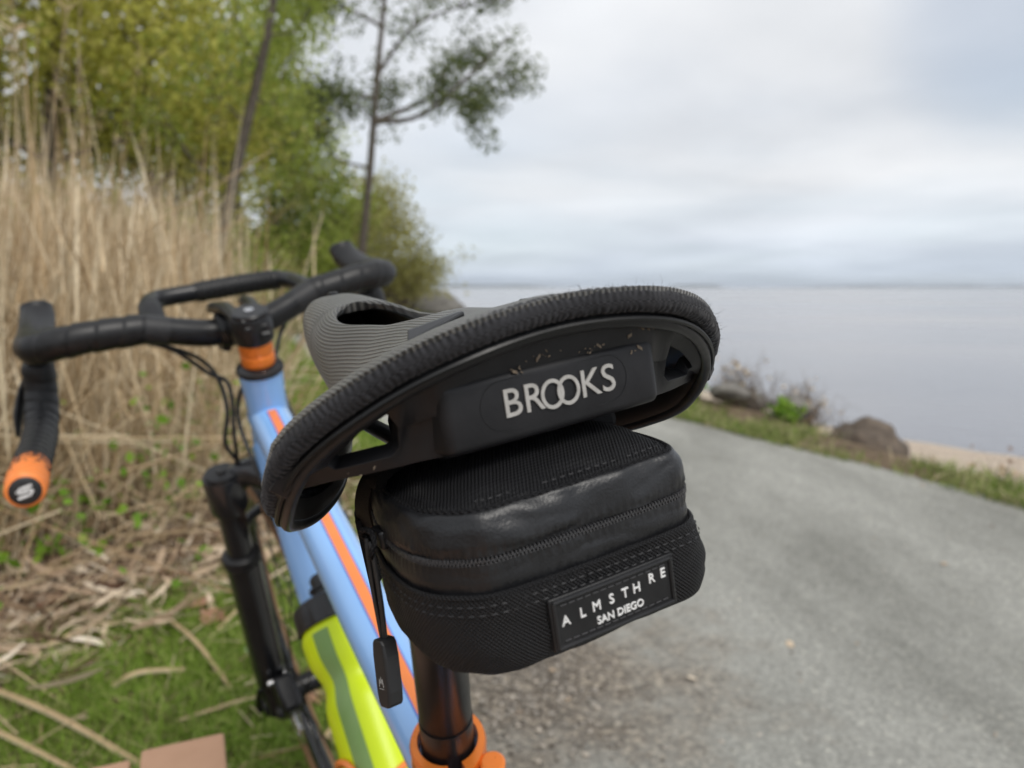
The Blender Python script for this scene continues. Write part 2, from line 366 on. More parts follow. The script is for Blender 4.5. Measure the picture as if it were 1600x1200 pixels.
def mesh_np(name, V, F, m=None, parent=None, smooth=False):
    """V (n,3) float, F (k,3 or 4) int"""
    me = bpy.data.meshes.new(name)
    V = np.ascontiguousarray(V, np.float32); F = np.ascontiguousarray(F, np.int32)
    k = F.shape[1]
    me.vertices.add(len(V)); me.vertices.foreach_set('co', V.ravel())
    me.loops.add(F.size); me.loops.foreach_set('vertex_index', F.ravel())
    me.polygons.add(len(F)); me.polygons.foreach_set('loop_start', np.arange(len(F), dtype=np.int32) * k)
    me.update(calc_edges=True)
    return link(name, me, m, parent, smooth)

def tag(o, label=None, cat=None, group=None, kind=None):
    if label: o['label'] = label
    if cat: o['category'] = cat
    if group: o['group'] = group
    if kind: o['kind'] = kind
    return o

def empty(name, loc=(0, 0, 0), mtx=None):
    o = bpy.data.objects.new(name, None)
    COL.objects.link(o)
    o.empty_display_size = 0.05
    if mtx is not None: o.matrix_world = mtx
    else: o.location = loc
    return o

def smooth_path(P, n=8, closed=False):
    P = [np.array(p, float) for p in P]
    out = []
    N = len(P)
    rngk = N if closed else N - 1
    for i in range(rngk):
        if closed: a, b, c, d = P[i - 1], P[i], P[(i + 1) % N], P[(i + 2) % N]
        else:
            b, c = P[i], P[i + 1]
            a = P[i - 1] if i > 0 else 2 * b - c
            d = P[i + 2] if i + 2 < N else 2 * c - b
        for k in range(n):
            t = k / n
            out.append(.5 * ((2 * b) + (c - a) * t + (2 * a - 5 * b + 4 * c - d) * t * t + (3 * b - 3 * c + d - a) * t ** 3))
    if not closed: out.append(P[-1])
    return np.array(out)

def frames(P):
    T = np.gradient(P, axis=0); T /= np.linalg.norm(T, axis=1)[:, None] + 1e-12
    up = np.array([0, 0, 1.0]) if abs(T[0][2]) < 0.9 else np.array([0, 1.0, 0])
    N = np.cross(up, T[0]); N /= np.linalg.norm(N)
    Ns = [N]
    for i in range(1, len(P)):
        N = Ns[-1] - T[i] * np.dot(Ns[-1], T[i]); N /= np.linalg.norm(N) + 1e-12
        Ns.append(N)
    Ns = np.array(Ns); return T, Ns, np.cross(T, Ns)

def tube_data(P, r, seg=12, cap=True, v0=0, flat=1.0):
    P = np.array(P, float); r = np.broadcast_to(np.array(r, float), (len(P),))
    T, N, B = frames(P)
    a = np.linspace(0, 2 * np.pi, seg, endpoint=False)
    V = (P[:, None] + r[:, None, None] * (np.cos(a)[None, :, None] * N[:, None] + flat * np.sin(a)[None, :, None] * B[:, None])).reshape(-1, 3)
    F = []
    for i in range(len(P) - 1):
        for j in range(seg):
            k = (j + 1) % seg
            F.append((v0 + i * seg + j, v0 + i * seg + k, v0 + (i + 1) * seg + k, v0 + (i + 1) * seg + j))
    if cap:
        F.append(tuple(v0 + j for j in reversed(range(seg))))
        F.append(tuple(v0 + (len(P) - 1) * seg + j for j in range(seg)))
    L = np.concatenate([[0], np.cumsum(np.linalg.norm(np.diff(P, axis=0), axis=1))])
    U = np.stack([np.broadcast_to((a * np.mean(r))[None, :], (len(P), seg)), np.broadcast_to(L[:, None], (len(P), seg))], -1).reshape(-1, 2)
    return V, F, U

class MB:
    """collects shapes into one mesh"""
    def __init__(s): s.V, s.F, s.U, s.n = [], [], [], 0
    def add(s, V, F, U=None):
        V = np.asarray(V, float)
        s.V.append(V); s.F += [tuple(i + s.n for i in f) for f in F]
        s.U.append(np.zeros((len(V), 2)) if U is None else np.asarray(U, float)); s.n += len(V)
        return s
    def tube(s, P, r, seg=12, cap=True, flat=1.0, smooth=0):
        if smooth: P = smooth_path(P, smooth)
        if np.ndim(r) and len(r) != len(P): r = np.interp(np.linspace(0, 1, len(P)), np.linspace(0, 1, len(r)), r)
        V, F, U = tube_data(P, r, seg, cap, 0, flat); return s.add(V, F, U)
    def cyl(s, a, b, r, seg=20, r2=None, ch=0.0):
        a, b = np.array(a, float), np.array(b, float)
        r2 = r if r2 is None else r2
        d = (b - a) / np.linalg.norm(b - a)
        if ch: P = [a, a + d * 1e-5, a + d * ch, b - d * ch, b - d * 1e-5, b]; rr = [r - ch, r - ch, r, r2, r2 - ch, r2 - ch]
        else: P = [a, b]; rr = [r, r2]
        V, F, U = tube_data(np.array(P), np.array(rr), seg); return s.add(V, F, U)
    def box(s, c, ax, ay, az):
        c, ax, ay, az = (np.array(t, float) for t in (c, ax, ay, az))
        V = [c + i * ax + j * ay + k * az for i in (-1, 1) for j in (-1, 1) for k in (-1, 1)]
        return s.add(V, [(0, 1, 3, 2), (4, 6, 7, 5), (0, 4, 5, 1), (2, 3, 7, 6), (0, 2, 6, 4), (1, 5, 7, 3)])
    def build(s, name, m, parent=None, smooth=True, bevel=0, angle=40):
        o = mesh_py(name, np.concatenate(s.V), s.F, m, parent, smooth, np.concatenate(s.U))
        if bevel:
            b = o.modifiers.new('bevel', 'BEVEL'); b.width = bevel; b.segments = 2; b.limit_method = 'ANGLE'; b.angle_limit = R_(35)
        if smooth: edge_split(o, angle)
        return o

def edge_split(o, angle=40):
    me = o.data
    try:
        me.set_sharp_from_angle(angle=R_(angle))
    except Exception:
        pass

def strip_surface(rings, closed=True, flip=False):
    """rings: list of (n,3) arrays with equal n -> V,F,UV (uv in metres)"""
    Rg = np.array(rings); k, n, _ = Rg.shape
    V = Rg.reshape(-1, 3)
    F = []
    for i in range(k - 1):
        for j in range(n if closed else n - 1):
            a, b = i * n + j, i * n + (j + 1) % n
            f = (a, b, b + n, a + n)
            F.append(f[::-1] if flip else f)
    arc = np.concatenate([[0], np.cumsum(np.linalg.norm(np.diff(Rg[k // 2], axis=0), axis=1))])
    vt = np.concatenate([[0], np.cumsum(np.linalg.norm(np.diff(Rg, axis=0), axis=2).mean(1))])
    U = np.stack(np.broadcast_arrays(arc[None, :], vt[:, None]), -1).reshape(-1, 2)
    return V, F, U

def text_mesh(body, size, extrude, bev=0.0, fat=0.0):
    """flat lettering as mesh data in its own XY plane, centred"""
    cu = bpy.data.curves.new('lettering', 'FONT')
    cu.body = body; cu.size = size; cu.extrude = extrude; cu.bevel_depth = bev; cu.bevel_resolution = 1; cu.offset = fat
    cu.align_x = 'CENTER'; cu.align_y = 'CENTER'; cu.resolution_u = 4
    o = bpy.data.objects.new('tmp', cu); COL.objects.link(o)
    bpy.context.view_layer.update()
    dg = bpy.context.evaluated_depsgraph_get()
    me = bpy.data.meshes.new_from_object(o.evaluated_get(dg))
    V = np.zeros(len(me.vertices) * 3); me.vertices.foreach_get('co', V); V = V.reshape(-1, 3)
    F = [tuple(p.vertices) for p in me.polygons]
    bpy.data.objects.remove(o); bpy.data.meshes.remove(me); bpy.data.curves.remove(cu)
    return V, F

def noise3(p, s=1.0):
    return mnoise.noise(Vector((p[0] * s, p[1] * s, p[2] * s)))

# ------------------------------------------------------------------ terrain, path, beach, water
PATH_L = [(0.55, -4), (0.28, -1.5), (-0.02, 0), (-0.17, 0.79), (-0.24, 1.14), (-0.46, 2.6), (-0.75, 3.8), (-1.85, 6.6), (-2.45, 8.4), (-4.15, 12.9), (-7.0, 16.5), (-12, 20.5), (-24, 27)]
PATH_R = [(4.6, -4), (3.6, -1.5), (3.0, 0), (2.72, 0.79), (2.58, 1.3), (2.16, 2.5), (1.93, 3.1), (1.55, 3.88), (1.11, 4.8), (0.2, 6.5), (-0.9, 8.9), (-2.9, 12.2), (-5.4, 15.2), (-11, 19.2), (-23.5, 26)]
BANK = [(-30, 9), (-6, 5.6), (0, 3.3), (0.8, 3.0), (1.3, 2.86), (2.5, 2.45), (3.1, 2.25), (3.9, 1.98), (4.8, 1.85), (6.5, 1.25), (9, .1), (14, 0.0), (22, -1.2), (36, -3.5), (62, -8.5), (108, -14), (141, -25), (200, -46), (400, -130)]
SHORE = [(-30, 24), (-6, 13.5), (0, 11), (5, 8.2), (8.7, 6.4), (10.5, 4.9), (14.3, 4.2), (22, 2.6), (36, 0), (62, -4.3), (108, -9.6), (141, -19.4), (200, -38), (400, -118)]
WATER_Z = -1.2
def bank_x(y): return float(np.interp(y, [p[0] for p in BANK], [p[1] for p in BANK]))
def shore_x(y): return float(np.interp(y, [p[0] for p in SHORE], [p[1] for p in SHORE]))
REED_LINE = [(-5, -1.6), (0, -1.75), (1.0, -1.6), (1.5, -1.48), (1.9, -1.18), (2.3, -1.06), (3.0, -1.22), (3.7, -1.60), (4.2, -1.88), (5.5, -2.48), (7, -3.10), (9, -3.95), (12, -4.9), (16, -9.5), (24, -22), (60, -80)]
def reed_x(y): return float(np.interp(y, [p[0] for p in REED_LINE], [p[1] for p in REED_LINE]))
def ground_z(x, y):
    b, s = bank_x(y), shore_x(y)
    d = x - b
    if d > 0:
        wdt = max(0.3, s - b)
        k = min(1.0, d / min(1.3, wdt * 0.45))
        z = -0.62 * (k * k * (3 - 2 * k))
        t = max(0.0, d / wdt)
        z += (WATER_Z + 0.62) * min(1, t) ** 1.2
        if t > 1: z -= min(2.0, 0.12 * (d - wdt))
        return z + 0.02 * noise3((x, y, 0), 1.5)
    r = x - reed_x(y)
    z = 0.0
    if r < 0: z += 0.16 * min(1.0, -r / 1.5) + 0.05 * min(30, max(0, -r - 2))
    return z

def build_terrain():
    ys = np.concatenate([np.arange(-30, -4, 2.0), np.arange(-4, 10, 0.25), np.arange(10, 30, 1.0), np.arange(30, 100, 5.0), np.arange(100, 401, 25.0)])
    left = -np.concatenate([np.array([500, 300, 150, 80, 50, 35, 25, 18, 13, 10, 8, 7]), np.arange(6, 0.2, -0.3), [0.15]])
    def emit(name, m, cols_of):
        V, F = [], []
        n = None
        for y in ys:
            c = cols_of(y); n = len(c)
            V += [(x, y, ground_z(x, y)) for x in c]
        for i in range(len(ys) - 1):
            for j in range(n - 1):
                a = i * n + j
                F.append((a, a + 1, a + n + 1, a + n))
        return mesh_py(name, V, F, m)
    edge = 0.75
    g = emit('ground', M['soil'], lambda y: [bank_x(y) + t for t in left] + [bank_x(y) + edge * k for k in np.linspace(0, 1, 7)])
    tag(g, kind='structure')
    def bcols(y):
        b, s = bank_x(y) + edge, max(shore_x(y), bank_x(y) + edge + 0.6)
        return [b + (s - b) * k for k in np.linspace(0, 1, 10)] + [s + q for q in (0.5, 1.2, 2.5, 5, 9)]
    b = emit('beach', M['sand'], bcols)
    tag(b, kind='structure')
    # the gravel path, a sheet just above the ground with ragged edges
    L = smooth_path([(p[0], p[1], 0) for p in PATH_L], 14); Rr = smooth_path([(p[0], p[1], 0) for p in PATH_R], 14)
    k = 260
    def res(P):
        t = np.linspace(0, len(P) - 1, k); i = np.minimum(t.astype(int), len(P) - 2); f = (t - i)[:, None]
        return P[i] * (1 - f) + P[i + 1] * f
    # match by y so that the quads stay regular
    yy = np.concatenate([np.linspace(-4, 10, 220), np.linspace(10.2, 26, 80)])
    lx = np.interp(yy, L[:, 1], L[:, 0]); rx = np.interp(yy, Rr[:, 1], Rr[:, 0])
    V, F = [], []
    nc = 14
    for y, a, c in zip(yy, lx, rx):
        a += 0.05 * noise3((0, y, 3), 3) + 0.02 * noise3((1, y, 3), 14)
        c += 0.07 * noise3((5, y, 3), 2) + 0.03 * noise3((6, y, 3), 9)
        for q in range(nc):
            f = q / (nc - 1); x = a + (c - a) * f
            z = 0.006 + (0.012 * math.sin(math.pi * f)) + 0.003 * noise3((x, y, 0), 2.5)
            V.append((x, y, z))
    for i in range(len(yy) - 1):
        for j in range(nc - 1):
            a = i * nc + j
            F.append((a, a + 1, a + nc + 1, a + nc))
    tag(mesh_py('path', V, F, M['gravel']), kind='structure')
    # sea to the horizon
    V, F = [], []
    xs = [-6000, -800, -150, -40, -10, 0, 10, 20, 40, 90, 250, 900, 6000]; wy = [-40, 0, 10, 20, 40, 80, 160, 400, 1200, 3000, 6200]
    for y in wy:
        for x in xs: V.append((x, y, WATER_Z))
    n = len(xs)
    for i in range(len(wy) - 1):
        for j in range(n - 1): F.append((i * n + j, i * n + j + 1, (i + 1) * n + j + 1, (i + 1) * n + j))
    tag(mesh_py('sea', V, F, M['water'], smooth=False), kind='structure')
    # the far shore across the water
    def coast(name, x0, x1, y, h0, h1, seed, dep):
        N = 90
        V = []
        for k in range(N + 1):
            x = x0 + (x1 - x0) * k / N
            e = min(1, 6 * k / N, 6 * (N - k) / N)
            h = (h0 + (h1 - h0) * (0.5 + 0.5 * noise3((x, seed, 0), 0.004)) + 3 * noise3((x, seed, 4), 0.03)) * e
            V += [(x, y, WATER_Z - 0.5), (x, y + dep * 0.3, max(0.2, h) + WATER_Z), (x, y + dep, WATER_Z - 0.5)]
        F = []
        for k in range(N):
            for j in range(2): F.append((k * 3 + j, k * 3 + 3 + j, k * 3 + 4 + j, k * 3 + 1 + j))
        return tag(mesh_py(name, V, F, M['coast']), kind='structure')
    coast('hills', -1500, 330, 5000, 12, 24, 1.0, 300)
    coast('hills', 1150, 1620, 5600, 10, 30, 2.0, 200)
    coast('hills', 2100, 5600, 6000, 8, 24, 3.0, 200)
build_terrain()

# ------------------------------------------------------------------ ribbons and stalks in bulk
def ribbons(P, W, side):
    """P (n,k,3) centre lines, W (n,k) half widths, side (n,3)"""
    n, k, _ = P.shape
    A = P - side[:, None] * W[..., None]; Bv = P + side[:, None] * W[..., None]
    V = np.stack([A, Bv], 2).reshape(-1, 3)
    base = (np.arange(n) * k * 2)[:, None] + (np.arange(k - 1) * 2)[None]
    F = np.stack([base, base + 1, base + 3, base + 2], -1).reshape(-1, 4)
    return V, F

def stalks(P, Rr, seg=3):
    n, k, _ = P.shape
    T = P[:, -1] - P[:, 0]; T /= np.linalg.norm(T, axis=1)[:, None]
    up = np.where(np.abs(T[:, 2:3]) > 0.9, np.array([[1.0, 0, 0]]), np.array([[0, 0, 1.0]]))
    N = np.cross(T, up); N /= np.linalg.norm(N, axis=1)[:, None]; B = np.cross(T, N)
    a = np.linspace(0, 2 * np.pi, seg, endpoint=False)
    ring = np.cos(a)[None, :, None] * N[:, None] + np.sin(a)[None, :, None] * B[:, None]
    V = (P[:, :, None] + ring[:, None] * Rr[..., None, None]).reshape(-1, 3)
    base = (np.arange(n) * k * seg)[:, None, None] + (np.arange(k - 1) * seg)[None, :, None]
    j = np.arange(seg)[None, None]; j2 = (j + 1) % seg
    F = np.stack([base + j, base + j2, base + j2 + seg, base + j + seg], -1).reshape(-1, 4)
    return V, F

def joinVF(parts):
    V, F, o = [], [], 0
    for v, f in parts: V.append(v); F.append(f + o); o += len(v)
    return np.concatenate(V), np.concatenate(F)

def gz(X, Y): return np.array([ground_z(float(x), float(y)) for x, y in zip(X, Y)])
def path_left(Y): return np.interp(Y, [p[1] for p in PATH_L], [p[0] for p in PATH_L])
def path_right(Y): return np.interp(Y, [p[1] for p in PATH_R], [p[0] for p in PATH_R])

def reed_bed():
    parts = []
    n = 7300
    Y = np.concatenate([rng.uniform(0.6, 6, 5000), rng.uniform(5, 13, 1700), rng.uniform(10, 20, 600)])
    rx = np.array([reed_x(y) for y in Y])
    dpt = np.abs(rng.normal(0, 1, n)) * np.where(Y < 6, 1.3, 2.0) + rng.uniform(-0.12, 0.5, n)
    X = rx - dpt
    Z = gz(X, Y)
    H = rng.uniform(0.60, 1.0, n) * (0.92 + 0.122 * np.hypot(X - CAM.x, Y - CAM.y)) * (0.62 + 0.38 * np.minimum(1, dpt / 0.9))
    lean = rng.normal(0.0, 0.20, (n, 2)) * np.array([1, 0.8]); lean[:, 0] += 0.20 + 0.10 * np.sin(Y * 2.1)
    wild = rng.random(n) < 0.12
    lean[wild] *= 2.4; lean = np.clip(lean, -0.75, 0.62)
    k = 6
    t = np.linspace(0, 1, k)[None, :, None]
    base = np.stack([X, Y, Z - 0.02], 1)[:, None]
    dirn = np.concatenate([lean, np.ones((n, 1))], 1)[:, None] * H[:, None, None]
    bend = rng.normal(0, 0.05, (n, 1, 3)) * H[:, None, None] * np.array([1, 1, 0.25])
    bend[..., 2] -= 0.06 * H[:, None]
    P = base + dirn * t + bend * t ** 2.2 + rng.normal(0, 0.006, (n, k, 3)) * t
    rad = rng.uniform(0.0018, 0.0042, n)
    parts.append(stalks(P, rad[:, None] * np.linspace(1, 0.45, k)[None]))
    # dry leaves along the stalks
    for rep in range(2):
        sel = rng.random(n) < 0.62
        m_ = sel.sum()
        f = rng.uniform(0.15, 0.95, m_)
        i0 = np.minimum((f * (k - 1)).astype(int), k - 2); fr = f * (k - 1) - i0
        Ps = P[sel]; a = Ps[np.arange(m_), i0] * (1 - fr)[:, None] + Ps[np.arange(m_), i0 + 1] * fr[:, None]
        az = rng.uniform(0, 2 * np.pi, m_); L = rng.uniform(0.10, 0.34, m_)
        h = np.stack([np.cos(az), np.sin(az), np.zeros(m_)], 1)
        upw = rng.uniform(0.6, 3.4, m_)
        kk = 5; tt = np.linspace(0, 1, kk)[None, :, None]
        Pl = a[:, None] + h[:, None] * L[:, None, None] * tt * 0.55 + np.array([0, 0, 1.0]) * (L * upw)[:, None, None] * tt - np.array([0, 0, 1.0]) * (L * rng.uniform(0.0, 0.8, m_))[:, None, None] * tt ** 2
        side = np.cross(h, rng.normal(0, 1, (m_, 3))); side /= np.linalg.norm(side, axis=1)[:, None] + 1e-9
        w = rng.uniform(0.0025, 0.0065, m_)[:, None] * np.array([0.8, 1, 0.85, 0.55, 0.08])[None]
        parts.append(ribbons(Pl, w, side))
    # broken stalks lying across the bed at all angles
    nb = 800
    Yb = rng.uniform(0.8, 7, nb); rxb = np.array([reed_x(y) for y in Yb]); Xb = rxb - np.abs(rng.normal(0, 0.7, nb)) + 0.15
    Zb = gz(Xb, Yb) + np.abs(rng.normal(0, 0.28, nb))
    az = rng.uniform(0, 2 * np.pi, nb); el = rng.normal(0.35, 0.4, nb); L = rng.uniform(0.3, 1.1, nb)
    dv = np.stack([np.cos(az) * np.cos(el), np.sin(az) * np.cos(el), np.sin(el)], 1)
    Pb = np.stack([Xb, Yb, Zb], 1)[:, None] + dv[:, None] * (L[:, None] * (np.linspace(0, 1, 3) - 0.3)[None])[..., None]
    Pb[..., 2] = np.maximum(Pb[..., 2], 0.01)
    parts.append(stalks(Pb, rng.uniform(0.0016, 0.004, nb)[:, None] * np.ones((1, 3))))
    V, F = joinVF(parts)
    o = mesh_np('reed_bed', V, F, M['reed'])
    tag(o, 'dense bed of dry tan reeds beside the path', 'reeds', kind='stuff')
reed_bed()

def plume_reeds():
    # taller pale reeds standing deeper in the bed, out of focus behind
    n = 60
    Y = rng.uniform(2.6, 9, n); X = np.array([reed_x(y) for y in Y]) - rng.uniform(0.8, 3.2, n); Z = gz(X, Y)
    H = rng.uniform(1.9, 3.0, n)
    k = 6; t = np.linspace(0, 1, k)[None, :, None]
    d = np.concatenate([rng.normal(0.06, 0.07, (n, 2)), np.ones((n, 1))], 1)[:, None] * H[:, None, None]
    P = np.stack([X, Y, Z], 1)[:, None] + d * t + rng.normal(0, 0.1, (n, 1, 3)) * t ** 2
    parts = [stalks(P, rng.uniform(0.002, 0.004, n)[:, None] * np.linspace(1, 0.5, k)[None])]
    for rep in range(10):      # feathery heads
        az = rng.uniform(0, 2 * np.pi, n); L = rng.uniform(0.03, 0.08, n)
        a = P[:, -1] - np.array([0, 0, 1]) * rng.uniform(0, 0.22, n)[:, None]
        h = np.stack([np.cos(az), np.sin(az), rng.uniform(0, 1.0, n)], 1)
        Pl = a[:, None] + h[:, None] * L[:, None, None] * np.linspace(0, 1, 3)[None, :, None]
        s = np.cross(h, rng.normal(0, 1, (n, 3))); s /= np.linalg.norm(s, axis=1)[:, None]
        parts.append(ribbons(Pl, rng.uniform(0.003, 0.006, n)[:, None] * np.array([0.6, 1, 0.2])[None], s))
    V, F = joinVF(parts)
    tag(mesh_np('tall_reeds', V, F, M['reed']), 'tall feathery dry reeds rising above the reed bed', 'reeds', kind='stuff')
    # a far pale patch of reeds at the bend of the path
    n = 900
    X = rng.uniform(-8.3, -6.0, n); Y = rng.uniform(19.8, 22.5, n); Z = gz(X, Y); H = rng.uniform(0.9, 2.0, n)
    P = np.stack([X, Y, Z], 1)[:, None] + (np.concatenate([rng.normal(0.05, 0.12, (n, 2)), np.ones((n, 1))], 1)[:, None] * H[:, None, None]) * np.linspace(0, 1, 4)[None, :, None]
    V, F = stalks(P, rng.uniform(0.006, 0.014, n)[:, None] * np.ones((1, 4)))
    tag(mesh_np('far_reeds', V, F, M['reed']), 'far pale patch of reeds where the path bends away', 'reeds', kind='stuff')
plume_reeds()

def grass():
    parts = []
    def blades(X, Y, hmin, hmax, w0, w1, lean=0.35):
        n = len(X); Z = gz(X, Y)
        H = rng.uniform(hmin, hmax, n); az = rng.uniform(0, 2 * np.pi, n)
        h = np.stack([np.cos(az), np.sin(az), np.zeros(n)], 1)
        k = 4; t = np.linspace(0, 1, k)[None, :, None]
        ln = np.abs(rng.normal(0, lean, n)) * H
        P = np.stack([X, Y, Z], 1)[:, None] + np.array([0, 0, 1.0]) * (H[:, None, None] * (t - 0.25 * t ** 2)) + h[:, None] * (ln[:, None, None] * (0.3 * t + 1.2 * t ** 2))
        side = np.stack([-np.sin(az), np.cos(az), np.zeros(n)], 1) + rng.normal(0, 0.4, (n, 3)); side /= np.linalg.norm(side, axis=1)[:, None]
        W = rng.uniform(w0, w1, n)[:, None] * np.array([0.8, 1, 0.75, 0.06])[None]
        parts.append(ribbons(P, W, side))
    # verge between the path and the reeds, clumped
    def verge(n, y0, y1):
        Y = rng.uniform(y0, y1, n); a = np.array([reed_x(y) for y in Y]); b = path_left(Y)
        X = a + 0.15 + (b - a - 0.08) * rng.beta(1.7, 1.15, n)
        c = np.array([noise3((x * 2.6, y * 2.6, 1.0)) + 0.5 * noise3((x * 8, y * 8, 4.0)) for x, y in zip(X, Y)])
        litter = np.clip((b - X) / np.maximum(0.2, b - a), 0, 1)      # 0 at the path, 1 at the reeds
        keep = (c + rng.normal(0, 0.15, n) > -0.62 + 0.9 * (litter - 0.62) * (litter > 0.62)) & (X < b + 0.02)
        return X[keep], Y[keep]
    X, Y = verge(62000, 0.35, 3.2); blades(X, Y, 0.025, 0.085, 0.0008, 0.0019, 0.55)
    X, Y = verge(16000, 3.0, 7.0); blades(X, Y, 0.04, 0.13, 0.0018, 0.0038, 0.5)
    X, Y = verge(9000, 6.0, 15.0); blades(X, Y, 0.06, 0.22, 0.004, 0.009, 0.4)
    # seaward verge
    n = 26000
    Y = rng.uniform(0.6, 11, n) ** 1.0; b = path_right(Y); X = b + np.abs(rng.normal(0.10, 0.26, n)) - 0.05
    c = np.array([noise3((x * 1.8, y * 1.8, 9.0)) for x, y in zip(X, Y)])
    kx = (c > -0.12 + rng.normal(0, 0.18, n)) & (X < np.array([bank_x(float(y)) for y in Y]) + 0.08)
    V, F = joinVF(parts)
    parts = []
    blades(X[kx], Y[kx], 0.02, 0.10, 0.0018, 0.0042, 0.7)
    n = 16000
    Y = rng.uniform(7, 34, n); b = path_right(Y); e_ = np.array([bank_x(float(y)) for y in Y]) + 0.3
    X = np.maximum(b, -12) + 0.05 + (e_ - np.maximum(b, -12)) * rng.random(n)
    c = np.array([noise3((x * .7, y * .7, 2.0)) for x, y in zip(X, Y)])
    kx = (c > -0.25 + rng.normal(0, .15, n)) & (X > np.where(Y < 26, b, -14))
    blades(X[kx], Y[kx], 0.05, 0.22, 0.006, 0.016, 0.6)
    Vb, Fb = joinVF(parts)
    tag(mesh_np('bank_grass', Vb, Fb, M['bank_grass']), 'patchy green and straw coloured grass on the seaward edge of the path', 'grass', kind='stuff')
    tag(mesh_np('grass', V, F, M['grass']), 'short green grass between the path and the reeds', 'grass', kind='stuff')
grass()

def litter():
    parts = []
    n = 9500
    Y = np.concatenate([rng.uniform(0.3, 3.4, 7500), rng.uniform(3, 9, 2000)])
    rx = np.array([reed_x(y) for y in Y]); X = rx + rng.normal(0.06, 0.22, n) + np.clip((Y - 1.2) * 0.3, -0.1, 0.12)
    b = path_left(Y); ok = X < b - 0.05; X, Y = X[ok], Y[ok]; n = len(X)
    Z = gz(X, Y) + np.abs(rng.normal(0.0, 0.035, n)) + 0.004
    az = rng.uniform(0, 2 * np.pi, n); el = rng.normal(0, 0.28, n); L = rng.uniform(0.03, 0.2, n)
    dv = np.stack([np.cos(az) * np.cos(el), np.sin(az) * np.cos(el), np.sin(el)], 1)
    k = 5; t = np.linspace(-0.5, 0.5, k)[None, :, None]
    curl = rng.normal(0, 0.25, (n, 1, 3)) * L[:, None, None]
    P = np.stack([X, Y, Z], 1)[:, None] + dv[:, None] * L[:, None, None] * t + curl * t ** 2 * 2
    P[..., 2] = np.maximum(P[..., 2], Z[:, None] * 0.3 + 0.003)
    side = np.cross(dv, rng.normal(0, 1, (n, 3))); side /= np.linalg.norm(side, axis=1)[:, None]
    W = np.where(rng.random(n) < 0.3, rng.uniform(0.005, 0.012, n), rng.uniform(0.0012, 0.004, n))[:, None] * np.array([0.5, 1, 1, 0.9, 0.3])[None]
    parts.append(ribbons(P, W, side))
    V, F = joinVF(parts)
    tag(mesh_np('reed_litter', V, F, M['litter']), 'matted dry reed litter and leaves at the foot of the reeds', 'litter', kind='stuff')
    # scattered straw over the grass verge
    n = 900
    Y = rng.uniform(0.3, 3.6, n); a = np.array([reed_x(y) for y in Y]); b = path_left(Y)
    X = a + (b - a - 0.05) * rng.random(n); Z = gz(X, Y) + rng.uniform(0.005, 0.06, n)
    az = rng.uniform(0, 2 * np.pi, n); L = rng.uniform(0.03, 0.16, n); el = rng.normal(0, 0.15, n)
    dv = np.stack([np.cos(az) * np.cos(el), np.sin(az) * np.cos(el), np.sin(el)], 1)
    P = np.stack([X, Y, Z], 1)[:, None] + dv[:, None] * L[:, None, None] * np.linspace(-.5, .5, 3)[None, :, None]
    V, F = stalks(P, rng.uniform(0.0008, 0.002, n)[:, None] * np.ones((1, 3)))
    tag(mesh_np('loose_straw', V, F, M['reed']), 'loose bits of straw scattered over the grass verge', 'straw', kind='stuff')
    # leafy green shoots coming up among the reeds
    n = 3000
    c = rng.uniform(0, 1, (130, 2)); cy = 0.9 + c[:, 0] * 6; cx = np.array([reed_x(y) for y in cy]) + rng.normal(-0.12, 0.28, 130)
    cz = gz(cx, cy) + rng.uniform(0.03, 0.45, 130)
    pick = rng.integers(0, 130, n)
    P0 = np.stack([cx, cy, cz], 1)[pick] + rng.normal(0, 1, (n, 3)) * np.array([0.07, 0.07, 0.09])
    P0[:, 2] = np.maximum(P0[:, 2], 0.01)
    d = rng.normal(0, 1, (n, 3)); d /= np.linalg.norm(d, axis=1)[:, None]; s = np.cross(d, rng.normal(0, 1, (n, 3))); s /= np.linalg.norm(s, axis=1)[:, None]
    L = rng.uniform(0.014, 0.042, n)
    P = P0[:, None] + d[:, None] * L[:, None, None] * np.linspace(0, 1, 4)[None, :, None]
    V, F = ribbons(P, L[:, None] * np.array([0.08, 0.36, 0.3, 0.03])[None], s)
    tag(mesh_np('green_shoots', V, F, M['weed']), 'small bright green leafy shoots among the dry reeds', 'shoots', kind='stuff')
    # pebbles where the gravel edge has washed out
    n = 2600
    X = np.concatenate([rng.normal(0.02, 0.12, 2000), rng.uniform(-0.2, 1.4, 600)]); Y = np.concatenate([rng.normal(1.10, 0.20, 2000), rng.uniform(0.6, 2.0, 600)])
    ok = X > path_left(Y) + 0.0; X, Y = X[ok], Y[ok]; n = len(X)
    r = 0.0018 + 0.0052 * rng.random(n) ** 2.2
    ico = bmesh.new(); bmesh.ops.create_icosphere(ico, subdivisions=1, radius=1)
    iv = np.array([v.co[:] for v in ico.verts]); fi = np.array([[v.index for v in f.verts] for f in ico.faces]); ico.free()
    sc = rng.uniform(0.6, 1.3, (n, 1, 3)) * np.array([1, 1, 0.6]); jit = 1 + rng.normal(0, 0.10, (n, len(iv), 1))
    a = rng.uniform(0, 2 * np.pi, n); ca, sa = np.cos(a)[:, None], np.sin(a)[:, None]
    Q = iv[None] * sc * jit * r[:, None, None]
    Q = np.stack([Q[..., 0] * ca - Q[..., 1] * sa, Q[..., 0] * sa + Q[..., 1] * ca, Q[..., 2]], -1)
    Vp = (Q + np.stack([X, Y, 0.0135 + r * 0.05], 1)[:, None]).reshape(-1, 3)
    Fp = (fi[None] + (np.arange(n) * len(iv))[:, None, None]).reshape(-1, 3)
    tag(mesh_np('pebbles', Vp, Fp, M['pebble'], smooth=True), 'loose brown pebbles on the gravel behind the seatpost', 'pebbles', kind='stuff')
